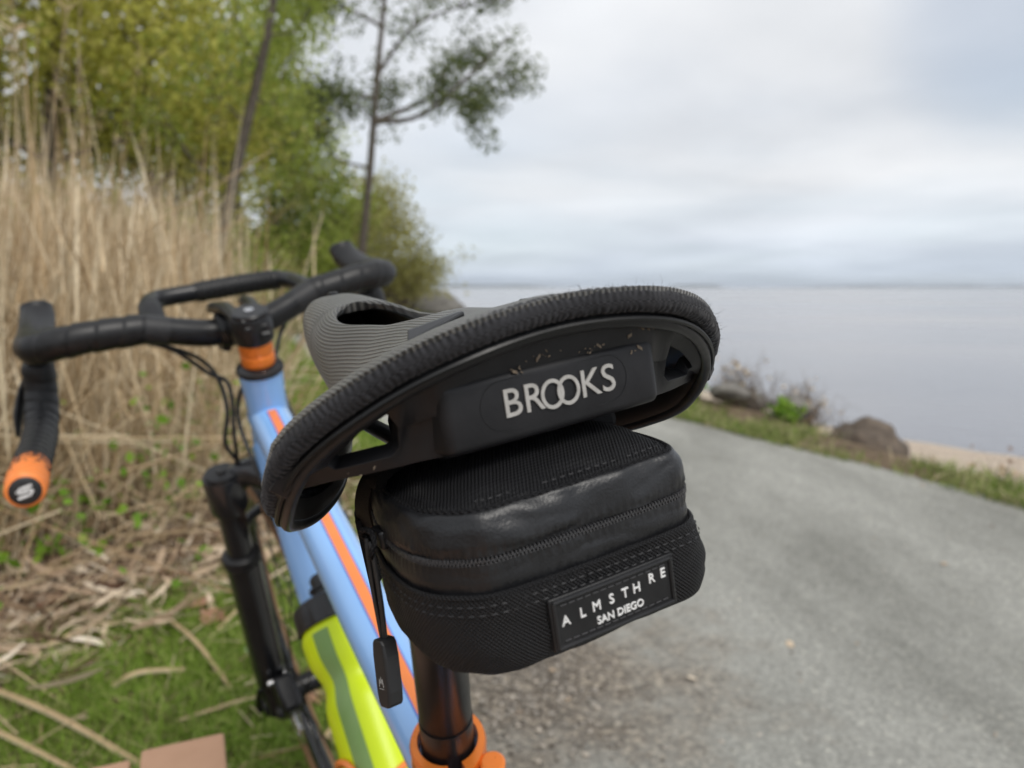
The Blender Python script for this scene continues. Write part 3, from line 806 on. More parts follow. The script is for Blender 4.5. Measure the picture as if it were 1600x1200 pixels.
litter()
def path_debris():
    n = 90
    Y = 0.7 + 4.5 * rng.random(n) ** 1.4; a, b = path_left(Y), path_right(Y); X = a + 0.05 + (b - a - 0.1) * rng.random(n) ** 1.3
    az = rng.uniform(0, 6.28, n); L = rng.uniform(0.006, 0.030, n)
    dv = np.stack([np.cos(az), np.sin(az), rng.normal(0, 0.08, n)], 1)
    P = np.stack([X, Y, np.full(n, 0.022)], 1)[:, None] + dv[:, None] * L[:, None, None] * np.linspace(-.5, .5, 4)[None, :, None]
    sd = np.stack([-np.sin(az), np.cos(az), rng.normal(0, 0.4, n)], 1)
    V, F = ribbons(P, np.where(rng.random(n) < 0.35, L * 0.28, 0.0011)[:, None] * np.array([0.4, 1, 0.9, 0.2])[None], sd)
    tag(mesh_np('path_debris', V, F, M['litter']), 'bits of dead leaf and twig scattered on the gravel path', 'debris', kind='stuff')
path_debris()

# ------------------------------------------------------------------ trees and shrubs
def grow(base, top, r0, nb, spread, seed, bend=0.3, limbs=None, limb_r=0.45):
    """tapered trunk with limbs; returns MB and limb tips"""
    rs = np.random.default_rng(seed)
    b, t = np.array(base, float), np.array(top, float)
    H = np.linalg.norm(t - b)
    mids = [b, b + (t - b) * 0.33 + rs.normal(0, bend * 0.3, 3) * [1, 1, 0], b + (t - b) * 0.66 + rs.normal(0, bend * 0.4, 3) * [1, 1, 0], t]
    P = smooth_path(mids, 6)
    mb = MB()
    rr = np.linspace(1, 0.25, len(P)) ** 0.9 * r0; rr[0] *= 1.35
    mb.tube(P, rr, 9)
    tips = []
    def limb(s, d, L, r, depth):
        k = 4
        e1 = s + d * L * 0.5 + rs.normal(0, 0.08 * L, 3); e2 = s + d * L + np.array([0, 0, 0.12 * L]) + rs.normal(0, 0.1 * L, 3)
        Q = smooth_path([s, e1, e2], 4)
        mb.tube(Q, np.linspace(r, r * 0.3, len(Q)), 5)
        tips.append(Q[-1]); tips.append(Q[len(Q) // 2])
        if depth > 0:
            for q in range(2 + (rs.random() < 0.5)):
                f = rs.integers(len(Q) // 3, len(Q)); dd = d + rs.normal(0, 0.55, 3); dd /= np.linalg.norm(dd)
                limb(Q[f], dd, L * rs.uniform(0.4, 0.65), r * 0.5, depth - 1)
    for q in range(nb):
        f = rs.uniform(0.35, 1.0); i = int(f * (len(P) - 1))
        az = rs.uniform(0, 2 * np.pi); d = np.array([np.cos(az), np.sin(az), rs.uniform(0.1, 0.9)]); d /= np.linalg.norm(d)
        limb(P[i], d, spread * rs.uniform(0.55, 1.0) * (1.15 - 0.5 * f), rr[i] * limb_r, 1)
    for (f, e, r) in (limbs or []):
        i = int(f * (len(P) - 1)); s = P[i]; v = np.array(e, float) - s; L = np.linalg.norm(v)
        limb(s, v / L, L, r, 2)
    tips.append(t)
    return mb, np.array(tips)

def foliage(centres, radius, n, size, seed, squash=0.75):
    rs = np.random.default_rng(seed)
    pick = rs.integers(0, len(centres), n)
    off = rs.normal(0, 1, (n, 3)); off /= np.linalg.norm(off, axis=1)[:, None]
    rad = np.broadcast_to(np.asarray(radius, float), (len(centres),))[pick]
    C = np.asarray(centres)[pick] + off * (rad * rs.random(n) ** 0.45)[:, None] * np.array([1, 1, squash])
    d = rs.normal(0, 1, (n, 3)); d /= np.linalg.norm(d, axis=1)[:, None]
    s = np.cross(d, rs.normal(0, 1, (n, 3))); s /= np.linalg.norm(s, axis=1)[:, None]
    L = rs.uniform(0.6, 1.4, n) * size
    P = C[:, None] + d[:, None] * L[:, None, None] * np.linspace(-.5, .5, 3)[None, :, None]
    return ribbons(P, L[:, None] * np.array([0.12, 0.42, 0.10])[None], s)

def tree(name, label, cat, base, top, r0, nb, spread, leafm, n, size, clump, seed, group=None, limbs=None, extra=None, skip_low=0.0, limb_r=0.45):
    root = empty(name, base)
    mb, tips = grow((0, 0, 0), np.array(top) - np.array(base), r0, nb, spread, seed, limbs=[(f, np.array(e_) - np.array(base), r) for f, e_, r in (limbs or [])], limb_r=limb_r)
    mb.build('trunk', M['bark'], root)
    tips = tips[tips[:, 2] > skip_low]
    if extra is not None: tips = np.concatenate([tips, np.array(extra) - np.array(base)])
    V, F = foliage(tips, clump, n, size, seed + 100)
    mesh_np('crown', V, F, M[leafm], root)
    return tag(root, label, cat, group)

def gp(x, y): return (x, y, ground_z(x, y) - 0.05)
G_TREES = 'trees behind the reeds'
tree('leaning_tree', 'slim grey trunk leaning right, rising from behind the reeds', 'tree', gp(-4.75, 10.6), (-3.15, 11.0, 7.6), 0.105, 12, 1.7, 'leaf_green', 5200, 0.065, 0.5, 21, G_TREES, skip_low=2.9, limb_r=0.3)
T2 = (-4.25, 19.4, ground_z(-4.25, 19.4) - 0.1)
tree('shore_tree', 'tall open tree with spreading right limbs against the sky', 'tree', T2, (-3.0, 19.8, 10.6), 0.13, 5, 2.2, 'leaf_grey', 15000, 0.085, 0.55, 33, G_TREES, skip_low=3.2, limb_r=0.3,
     extra=[((px - 800) / 1163 * 20, 19.5 + (k % 3) * .5, .934 + (449 - py) / 1163 * 20) for k, (px, py) in enumerate([(560, 60), (530, 110), (620, 40), (650, 90), (690, 30), (600, 150), (560, 190), (535, 20), (590, 100), (660, 150), (700, 120), (740, 95), (770, 120), (735, 60), (580, 10), (640, 10), (510, 60), (550, 130), (610, 215)])],
     limbs=[(0.50, (-0.25, 19.6, 6.5), 0.085), (0.55, (-1.5, 20.2, 6.9), 0.07), (0.66, (-1.2, 19.5, 8.3), 0.06), (0.58, (-5.6, 19.8, 7.0), 0.06), (0.75, (-5.2, 19.3, 8.7), 0.05), (0.42, (-5.2, 19.6, 5.6), 0.04)])
specs = [
    ('yellow_green_tree', 'broad yellow green tree at the far left above the reeds', (-8.6, 9.4), 7.4, 3.0, 'leaf_yellow', 9500, 0.10, 1.2),
    ('yellow_green_tree', 'yellow green tree second from the left above the reeds', (-6.9, 10.9), 6.8, 2.6, 'leaf_yellow', 8500, 0.10, 1.1),
    ('bushy_tree', 'mid green tree crowded behind the left reeds', (-7.6, 7.6), 5.6, 2.2, 'leaf_green', 8000, 0.085, 1.05),
    ('yellow_green_tree', 'yellow green tree just left of the leaning trunk', (-5.9, 12.4), 5.8, 2.3, 'leaf_yellow', 8500, 0.09, 1.05),
    ('bushy_tree', 'dark green bushy tree behind the leaning trunk', (-6.1, 16.0), 6.6, 2.5, 'leaf_green', 8000, 0.095, 1.1),
    ('olive_tree', 'olive toned tree right of the leaning trunk', (-6.9, 19.0), 5.9, 2.2, 'leaf_olive', 7500, 0.095, 1.05),
    ('yellow_green_tree', 'tall yellow green tree at the back of the wood', (-10.5, 15.0), 9.5, 3.6, 'leaf_yellow', 10000, 0.12, 1.4),
    ('bushy_tree', 'green tree filling the gap between the leaning trunk and the tall open tree', (-6.6, 24.5), 6.2, 2.0, 'leaf_green', 7500, 0.12, 1.15),
    ('olive_tree', 'low olive tree behind the foot of the tall open tree', (-5.5, 27.5), 4.6, 1.8, 'leaf_olive', 6000, 0.12, 1.05),
    ('olive_tree', 'olive tree at the far left edge behind the tall reeds', (-10.6, 7.2), 7.6, 2.9, 'leaf_olive', 9000, 0.11, 1.25),
    ('bushy_tree', 'green tree at the back, top left corner', (-12.5, 11.5), 9.0, 3.4, 'leaf_green', 9000, 0.12, 1.4),
]
for i, (nm, lb, (x, y), h, sp, lm, n, sz, cl) in enumerate(specs):
    b = gp(x, y)
    tree(nm, lb, 'tree', b, (x + random.uniform(-.4, .6), y + random.uniform(-.4, .4), b[2] + h), 0.11 + 0.006 * h, 15, sp, lm, n, sz, cl, 50 + i, G_TREES, skip_low=0.9)

def shrub(name, label, x, y, h, w, leafm, n, size, seed, twigs=24, group='shrubs beside the path', leafy=0.35, cat='shrub', tm='twig', tr=0.012):
    b = (x, y, ground_z(x, y) - 0.03)
    root = empty(name, b)
    rs = np.random.default_rng(seed); mb = MB(); tips = []
    for k in range(twigs):
        az = rs.uniform(0, 2 * np.pi); rr = w * rs.random() ** 0.6
        s = np.array([rs.normal(0, 0.12 * w), rs.normal(0, 0.12 * w), 0]); e_ = np.array([np.cos(az) * rr, np.sin(az) * rr, h * rs.uniform(0.45, 1.0) * (1 - 0.35 * rr / w)])
        Q = smooth_path([s, s * 0.5 + e_ * 0.5 + rs.normal(0, 0.06 * h, 3), e_], 3)
        mb.tube(Q, np.linspace(tr, tr * 0.25, len(Q)), 4)
        tips += [Q[-1], Q[4], Q[5]]
        for q in range(2):
            i = rs.integers(2, len(Q)); v = Q[i] + rs.normal(0, 0.16 * h, 3) + [0, 0, 0.08 * h]
            mb.tube([Q[i], v], [tr * 0.35, tr * 0.15], 3, cap=False); tips.append(v)
    mb.build('stem', M[tm], root)
    if n:
        V, F = foliage(np.array(tips), leafy * w, n, size, seed + 1); V[:, 2] = np.maximum(V[:, 2], 0.02)
        mesh_np('foliage', V, F, M[leafm], root)
    return tag(root, label, cat, group)
for i_, (x_, y_, h_, w_, m_) in enumerate([(-5.6, 6.2, 2.0, 1.3, 'leaf_green'), (-6.8, 8.2, 2.3, 1.5, 'leaf_yellow'), (-5.9, 9.6, 2.1, 1.4, 'leaf_olive'), (-5.6, 11.6, 2.2, 1.4, 'leaf_green'), (-6.0, 13.8, 2.4, 1.5, 'leaf_olive'), (-7.8, 11.4, 2.5, 1.7, 'leaf_green'), (-9.2, 14.5, 2.6, 1.9, 'leaf_green')]):
    shrub('undergrowth', ['leftmost green bush growing behind the near reeds', 'yellow green bush behind the left reeds', 'olive bush in the middle behind the reeds', 'green bush at the foot of the leaning trunk', 'olive bush behind the leaning trunk', 'deep green bush at the back left of the reeds', 'farthest green bush under the tall back tree'][i_], x_, y_, h_, w_, m_, 4200, 0.10, 230 + i_, 26, 'bushes behind the reeds', tr=0.016, cat='bush')
shrub('evergreen_shrub', 'dark green rounded shrub at the bend of the path', -7.3, 23.0, 4.6, 1.7, 'leaf_dark', 7000, 0.13, 201, tr=0.03)
shrub('green_shrub', 'mid green shrub just right of the reeds', -6.1, 15.6, 2.5, 1.2, 'leaf_green', 5000, 0.09, 202, tr=0.02)
shrub('green_shrub', 'grey green shrub left of the tall open tree', -5.6, 21.0, 3.1, 1.4, 'leaf_green', 5000, 0.10, 203, tr=0.02)
shrub('sparse_shrub', 'sparse olive shrub under the tall open tree', -3.9, 22.5, 3.3, 1.7, 'leaf_olive', 3600, 0.10, 204, tr=0.022, twigs=40)
shrub('sparse_shrub', 'thin yellowish shrub at the right end of the wood', -3.9, 26.5, 3.1, 1.5, 'leaf_olive', 2600, 0.10, 205, tr=0.022, twigs=44)
shrub('sparse_shrub', 'far brown twiggy shrub near the rocky shore', -5.6, 36, 2.6, 1.9, 'leaf_olive', 1500, 0.12, 206, tr=0.025, twigs=40)

# ------------------------------------------------------------------ rocks and low plants on the seaward bank
def rock(name, label, x, y, sx, sy, sz, m, seed, group, sink=0.3, dz=0.0):
    bm = bmesh.new(); bmesh.ops.create_icosphere(bm, subdivisions=4, radius=1)
    for v in bm.verts:
        p = v.co.copy(); k = 1 + 0.30 * mnoise.noise(p * 1.1 + Vector((seed, 0, 0))) + 0.17 * abs(mnoise.noise(p * 2.4 + Vector((0, seed, 0)))) + 0.06 * mnoise.noise(p * 6 + Vector((0, 0, seed))) + 0.03 * mnoise.noise(p * 14)
        v.co = Vector((p.x * sx * k, p.y * sy * k, p.z * sz * k))
    me = bpy.data.meshes.new(name); bm.to_mesh(me); bm.free()
    o = link(name, me, M[m]); o.location = (x, y, ground_z(x, y) + sz * (1 - sink) - sz * 0.2 + dz); o.rotation_euler = (0, 0, seed * 1.3)
    return tag(o, label, 'rock', group)
G_R = 'rocks along the bank'
rock('boulder', 'large dark brown rounded boulder above the sand', 2.72, 5.05, 0.29, 0.27, 0.24, 'brown_rock', 1.0, G_R, 0.15, 0.10)
rock('bank_rock', 'flat pale grey rock in the grass, nearest the saddle', 1.72, 5.3, 0.15, 0.11, 0.075, 'rock', 2.0, G_R, 0.2, 0.06)
rock('bank_rock', 'upright grey rock behind the flat pale rock', 2.05, 5.75, 0.11, 0.10, 0.12, 'rock', 3.0, G_R, 0.2, 0.12)
rock('bank_rock', 'whitish grey rock at the grass edge, front one', 2.0, 4.75, 0.13, 0.10, 0.09, 'rock', 4.0, G_R, 0.2, 0.04)
rock('bank_rock', 'low grey rock between the weeds and the dry bush', 2.12, 5.15, 0.12, 0.10, 0.085, 'rock', 5.0, G_R, 0.25, 0.08)
rock('bank_rock', 'small grey rock half buried under the green weeds', 1.42, 5.75, 0.14, 0.11, 0.09, 'rock', 6.0, G_R, 0.3, 0.04)
far = [(-2.6, 26, .9), (-1.2, 27, .6), (-3.4, 33, 1.0), (-2.0, 36, .8), (-4.2, 40, 1.2), (-3.2, 44, .9), (-5.6, 48, 1.3), (-4.6, 53, 1.1)]
far_lb = ['nearest left rock of the far shore, right of the brake hood', 'small brown rock nearest the water on the far shore', 'grey rock second row back on the far shore', 'brown rock at the waterline in the middle of the far shore', 'wide grey rock in the middle of the far shore', 'brown rock near the water towards the far point', 'big grey rock farthest left towards the point', 'last brown rock at the end of the far shore']
for i, (x, y, s) in enumerate(far):
    r_ = rock('shore_rock', far_lb[i], x, y, s, s * .8, s * .45, 'brown_rock' if i % 2 else 'rock', 10.0 + i, 'rocks on the far shore', 0.35)
shrub('green_weed', 'bright green leafy weed by the bank rocks', 1.45, 5.55, 0.36, 0.20, 'weed', 420, 0.045, 301, 14, 'weeds on the bank', tr=0.004, cat='weed')
shrub('green_weed', 'green leafy weed growing left of the bank rocks', 1.25, 5.95, 0.34, 0.22, 'weed', 420, 0.045, 302, 14, 'weeds on the bank', tr=0.004, cat='weed')
shrub('green_weed', 'small green weed on the whitish front rock', 1.93, 4.62, 0.20, 0.15, 'weed', 220, 0.035, 303, 10, 'weeds on the bank', tr=0.003, cat='weed')
shrub('dry_bush', 'tan dry bush of fine stems left of the boulder', 2.18, 5.0, 0.48, 0.20, 'reed', 120, 0.03, 304, 150, 'dry plants on the bank', tr=0.004, cat='bush', tm='twig')
shrub('dry_bush', 'dry brown bush between the bank rocks', 1.85, 5.6, 0.5, 0.2, 'reed', 90, 0.03, 305, 120, 'dry plants on the bank', tr=0.004, cat='bush')
shrub('bare_twigs', 'bare upright twigs standing against the water', 2.1, 5.5, 0.62, 0.3, 'weed', 0, 0.03, 306, 30, 'dry plants on the bank', tr=0.008, cat='twigs')
shrub('bare_twigs', 'thin bare twigs beside the boulder', 2.35, 4.95, 0.55, 0.2, 'weed', 0, 0.03, 307, 24, 'dry plants on the bank', tr=0.004, cat='twigs')
shrub('dry_bush', 'low brown dry bush at the right edge above the sand', 2.75, 3.55, 0.36, 0.32, 'litter', 160, 0.03, 308, 110, 'dry plants on the bank', tr=0.004, cat='bush')
shrub('dry_bush', 'grey brown dry bush right of the boulder', 2.95, 4.15, 0.30, 0.24, 'litter', 120, 0.03, 309, 90, 'dry plants on the bank', tr=0.004, cat='bush')

# ------------------------------------------------------------------ single stalks, leaves and the clover by the bench
def reed_stalk(label, pts, r, group, nm='reed_stalk', cat='reed stalk'):
    o = MB().tube(pts, [r, r * 0.95, r * 0.5], 7, smooth=6).build(nm, M['reed'])
    return tag(o, label, cat, group)
G_ST = 'long reed stalks leaning across'
reed_stalk('longest pale reed leaning far to the right above the handlebar', [(-2.75, 2.2, 0.55), (-1.95, 2.85, 1.05), (-1.28, 3.5, 1.66)], 0.005, G_ST)
reed_stalk('pale reed slanting right, rising from the left edge', [(-2.3, 2.1, 0.62), (-1.6, 2.4, 0.98), (-1.12, 2.6, 1.22)], 0.004, G_ST)
reed_stalk('straight straw leaning right behind the left brake hood', [(-1.75, 1.6, 0.0), (-1.3, 1.72, 0.5), (-0.92, 1.8, 0.86)], 0.004, G_ST)
reed_stalk('pale broken reed slanting up behind the orange bar end', [(-1.75, 1.7, 0.22), (-1.2, 1.8, 0.36), (-0.85, 1.85, 0.47)], 0.005, G_ST)
reed_stalk('bent reed crossing below the brake cables', [(-1.5, 1.6, 0.05), (-1.0, 1.78, 0.32), (-0.72, 1.9, 0.56)], 0.004, G_ST)
G_DS = 'dry stalks lying on the grass'
ds = [
    ('thick dry stalk lying slantwise from the litter into the grass', (-1.02, 1.42), (-0.66, 1.02), 0.0055),
    ('short broken pale stalk on the grass above the boards', (-0.93, 1.02), (-0.80, 1.10), 0.0065),
    ('forked pale stalk standing near the round leaved plant', (-0.62, 1.05), (-0.56, 1.28), 0.0045),
    ('long thin straw just behind the bench boards', (-0.72, 0.885), (-0.38, 1.0), 0.0035),
    ('long tan reed pointing at the bench from the left corner', (-1.30, 1.06), (-0.66, 0.70), 0.0065),
    ('second tan reed in the lower left corner', (-1.22, 0.92), (-0.80, 0.70), 0.0055),
    ('pale stalk by the front wheel hub', (-0.50, 1.15), (-0.36, 1.26), 0.004),
    ('curved pale stalk under the left reeds', (-1.22, 1.18), (-1.05, 1.36), 0.0055),
    ('pale stalk between the litter and the fork', (-0.80, 1.30), (-0.72, 1.52), 0.005),
    ('straw lying right of the bench by the tyre', (-0.40, 0.80), (-0.34, 0.92), 0.006),
]
for lb, a, b, r in ds:
    m_ = ((a[0] + b[0]) / 2 + random.uniform(-.02, .02), (a[1] + b[1]) / 2 + random.uniform(-.02, .02))
    tag(MB().tube([(a[0], a[1], 0.03), (m_[0], m_[1], 0.05), (b[0], b[1], 0.028)], [r, r, r * .8], 7, smooth=5).build('dry_stalk', M['reed']), lb, 'dry stalk', G_DS)

def curled_leaf(name, label, x, y, L, W, seed, m='brown_leaf', group='dead leaves on the grass'):
    rs = np.random.default_rng(seed); nu, nv = 9, 5
    V, F = [], []
    for i in range(nu):
        t = i / (nu - 1); w = W * math.sin(math.pi * (0.08 + 0.88 * t)) * (1 + 0.25 * math.sin(t * 17))
        for j in range(nv):
            s = j / (nv - 1) * 2 - 1
            V.append(((t - .5) * L, s * w, 0.35 * L * (t - .5) ** 2 + 0.5 * w * abs(s) ** 1.5 + rs.normal(0, 0.04 * W) + 0.02))
    for i in range(nu - 1):
        for j in range(nv - 1):
            a = i * nv + j; F.append((a, a + 1, a + nv + 1, a + nv))
    o = mesh_py(name, V, F, M[m]); o.location = (x, y, 0.015); o.rotation_euler = (rs.normal(0, .3), rs.normal(0, .3), rs.uniform(0, 6.28))
    return tag(o, label, 'leaf', group)
curled_leaf('dead_leaf', 'curled reddish brown leaf on the grass before the reeds', -0.90, 1.44, 0.085, 0.032, 1)
curled_leaf('dead_leaf', 'pinkish brown leaf lying below the curled reddish one', -0.84, 1.36, 0.08, 0.034, 2)
curled_leaf('dead_leaf', 'large crumpled tan leaf beside the front tyre', -0.45, 1.0, 0.11, 0.05, 3)
curled_leaf('dead_leaf', 'small brown leaf under the front wheel spokes', -0.62, 1.72, 0.06, 0.024, 4)
curled_leaf('dead_leaf', 'dark red leaf in the litter under the left reeds', -1.34, 1.46, 0.09, 0.03, 5)

def clover():
    root = empty('round_leaved_plant', (-0.60, 1.11, 0.0))
    mb = MB()
    for k, (dx, dy, h, r) in enumerate([(-.03, .0, .075, .024), (.02, .03, .08, .02), (.0, -.035, .06, .021), (.04, -.01, .065, .018), (-.01, .03, .09, .022)]):
        mb.tube([(0, 0, 0), (dx * .5, dy * .5, h * .6), (dx, dy, h)], 0.0012, 5, smooth=3)
        V = [(dx, dy, h + .002)]; 
        for q in range(14):
            a = 2 * math.pi * q / 14; V.append((dx + r * math.cos(a), dy + r * math.sin(a), h + .004 * math.cos(2 * a) + 0.003 * random.random()))
        leaf = mesh_py('leaf', V, [(0, 1 + q, 1 + (q + 1) % 14) for q in range(14)], M['clover'], root)
    mb.build('stem', M['weed'], root)
    tag(root, 'small plant with pale round leaves in the grass', 'plant')
clover()

# ------------------------------------------------------------------ bench under the photographer
def bench():
    a = R_(23.5)
    mt = Matrix.Translation((-0.3329, 0.1847, 0.0)) @ Matrix.Rotation(a, 4, 'Z')     # x right, y away from the camera, corner of the right board
    root = empty('bench', mtx=mt)
    brd = None
    for k in range(4):
        x1 = -k * 0.091; x0 = x1 - 0.082
        if brd is None:
            bm = bmesh.new(); bmesh.ops.create_cube(bm, size=1)
            bmesh.ops.scale(bm, verts=bm.verts, vec=(0.082, 1.45, 0.028))
            bmesh.ops.bevel(bm, geom=list(bm.edges), offset=0.004, segments=3, affect='EDGES', profile=0.6)
            me = bpy.data.meshes.new('board'); bm.to_mesh(me); bm.free(); me.materials.append(M['plank']); brd = me
        o = bpy.data.objects.new('board', brd); COL.objects.link(o); o.parent = root
        o.location = ((x0 + x1) / 2, -0.725 + (-0.012 if k == 1 else 0.004 * (k % 3)), 0.436)
    for y in (-0.2, -1.2):
        MB().box((-0.18, y, 0.405), (0.16, 0, 0), (0, 0.025, 0), (0, 0, 0.015)).build('crossbar', M['bench_metal'], root, smooth=False, bevel=0.003)
        for x in (-0.05, -0.31):
            MB().box((x, y, 0.197), (0.02, 0, 0), (0, 0.02, 0), (0, 0, 0.192)).build('leg', M['bench_metal'], root, smooth=False, bevel=0.003)
    tag(root, 'low bench with smooth pinkish tan boards in the lower left corner', 'bench')
bench()

# ================================================================== the bicycle (built upright in its own frame: X forward, Y left, Z up)
YAW, LEAN = 2.0312863, -0.1820260
BIKE = Matrix.Rotation(YAW, 4, 'Z') @ Matrix.Rotation(LEAN, 4, 'X')
bike = empty('bicycle', mtx=BIKE)
tag(bike, 'light blue bicycle with orange stripe, drop handlebar and black saddle, leaning left', 'bicycle')
AX70 = np.array([-math.cos(R_(70)), 0, math.sin(R_(70))])
HT = np.array([0.3582, 0, 0.8665])
ST = Matrix.Translation(HT) @ Matrix.Rotation(0.085, 4, Vector(AX70)) @ Matrix.Translation(-HT)
def steer(o): o.matrix_local = ST; return o

# ---- frame
def make_frame():
    mb = MB()
    BB = np.array([0, 0, 0.27]); HTt = HT + AX70 * -0.012; HTb = HT - AX70 * 0.145
    TT0, TT1 = np.array([0.392, 0, 0.800]), np.array([-0.108, 0, 0.640])
    mb.tube([HTb, HTb + AX70 * .02, (HTt + HTb) / 2, HTt - AX70 * .03, HTt], [.0255, .0235, .0225, .0225, .0245], 28)
    mb.tube([TT0, TT0 * .8 + TT1 * .2, TT0 * .3 + TT1 * .7, TT1], [.0235, .0222, .0215, .019], 28)
    mb.tube([HTb + AX70 * .035, HTb * .8 + BB * .2 + AX70 * .02, BB], [.026, .0262, .026], 28)
    sd = np.array([-0.306, 0, 1.0]); sd /= np.linalg.norm(sd)
    ST1 = BB + sd * 0.418
    mb.tube([BB, ST1], [.0185, .0178], 24)
    mb.cyl(BB + [0, -.036, 0], BB + [0, .036, 0], .024, 24)
    for s in (-1, 1):
        mb.tube([BB + [-.03, s * .022, 0], [-.2, s * .045, .30], [-.425, s * .066, .345]], [.012, .011, .008], 12, smooth=6)
        mb.tube([ST1 - sd * .03 + [0, s * .010, 0], [-.24, s * .045, .54], [-.425, s * .066, .345]], [.0085, .008, .007], 12, smooth=6)
    fr = mb.build('frame', M['blue_paint'], bike, angle=50)
    # stripe along the top tube: raised film between two angles round the tube
    def film(name, m, a0, a1, t0, t1, lift):
        d = (TT1 - TT0) / np.linalg.norm(TT1 - TT0); N = np.array([0, 1.0, 0]); B = np.cross(N, d); B = B if B[2] > 0 else -B
        rings = []
        for a in np.linspace(R_(a0), R_(a1), 7):
            row = []
            for t in np.linspace(t0, t1, 40):
                r = float(np.interp(t, [0, .2, .7, 1], [.0235, .0222, .0215, .019])) + lift
                row.append(TT0 + (TT1 - TT0) * t + r * (N * math.sin(a) + B * math.cos(a)))
            rings.append(row)
        V, F, U = strip_surface(rings, closed=False)
        return mesh_py(name, V, F, m, fr, True, U)
    film('stripe', M['orange_paint'], -12, 11, 0.07, 0.985, .0004)
    film('pinstripe', M['blue_dark'], 11, 14.5, 0.07, 0.985, .0003)
    film('pinstripe', M['blue_dark'], -15.5, -12, 0.07, 0.985, .0003)
    # dark script mark on the left of the down tube
    mk = MB()
    d = (BB - HTb) / np.linalg.norm(BB - HTb)
    up = np.array([-d[2], 0, d[0]]); up = up if up[2] > 0 else -up
    def on_dt(t, ang): 
        c = HTb + AX70 * .01 + (BB - HTb) * t
        return c + .0272 * (np.array([0, 1, 0]) * math.cos(ang) + up * math.sin(ang))
    for k in range(5):
        t0 = .16 + .045 * k
        mk.tube([on_dt(t0 + .0, .75), on_dt(t0 + .018, .25), on_dt(t0 + .034, .72), on_dt(t0 + .028, .95), on_dt(t0 + .05, .45)], .0022, 6, flat=0.4, smooth=5)
    mk.build('script_mark', M['navy'], fr)
    return fr, BB, sd
frame, BB, SD = make_frame()

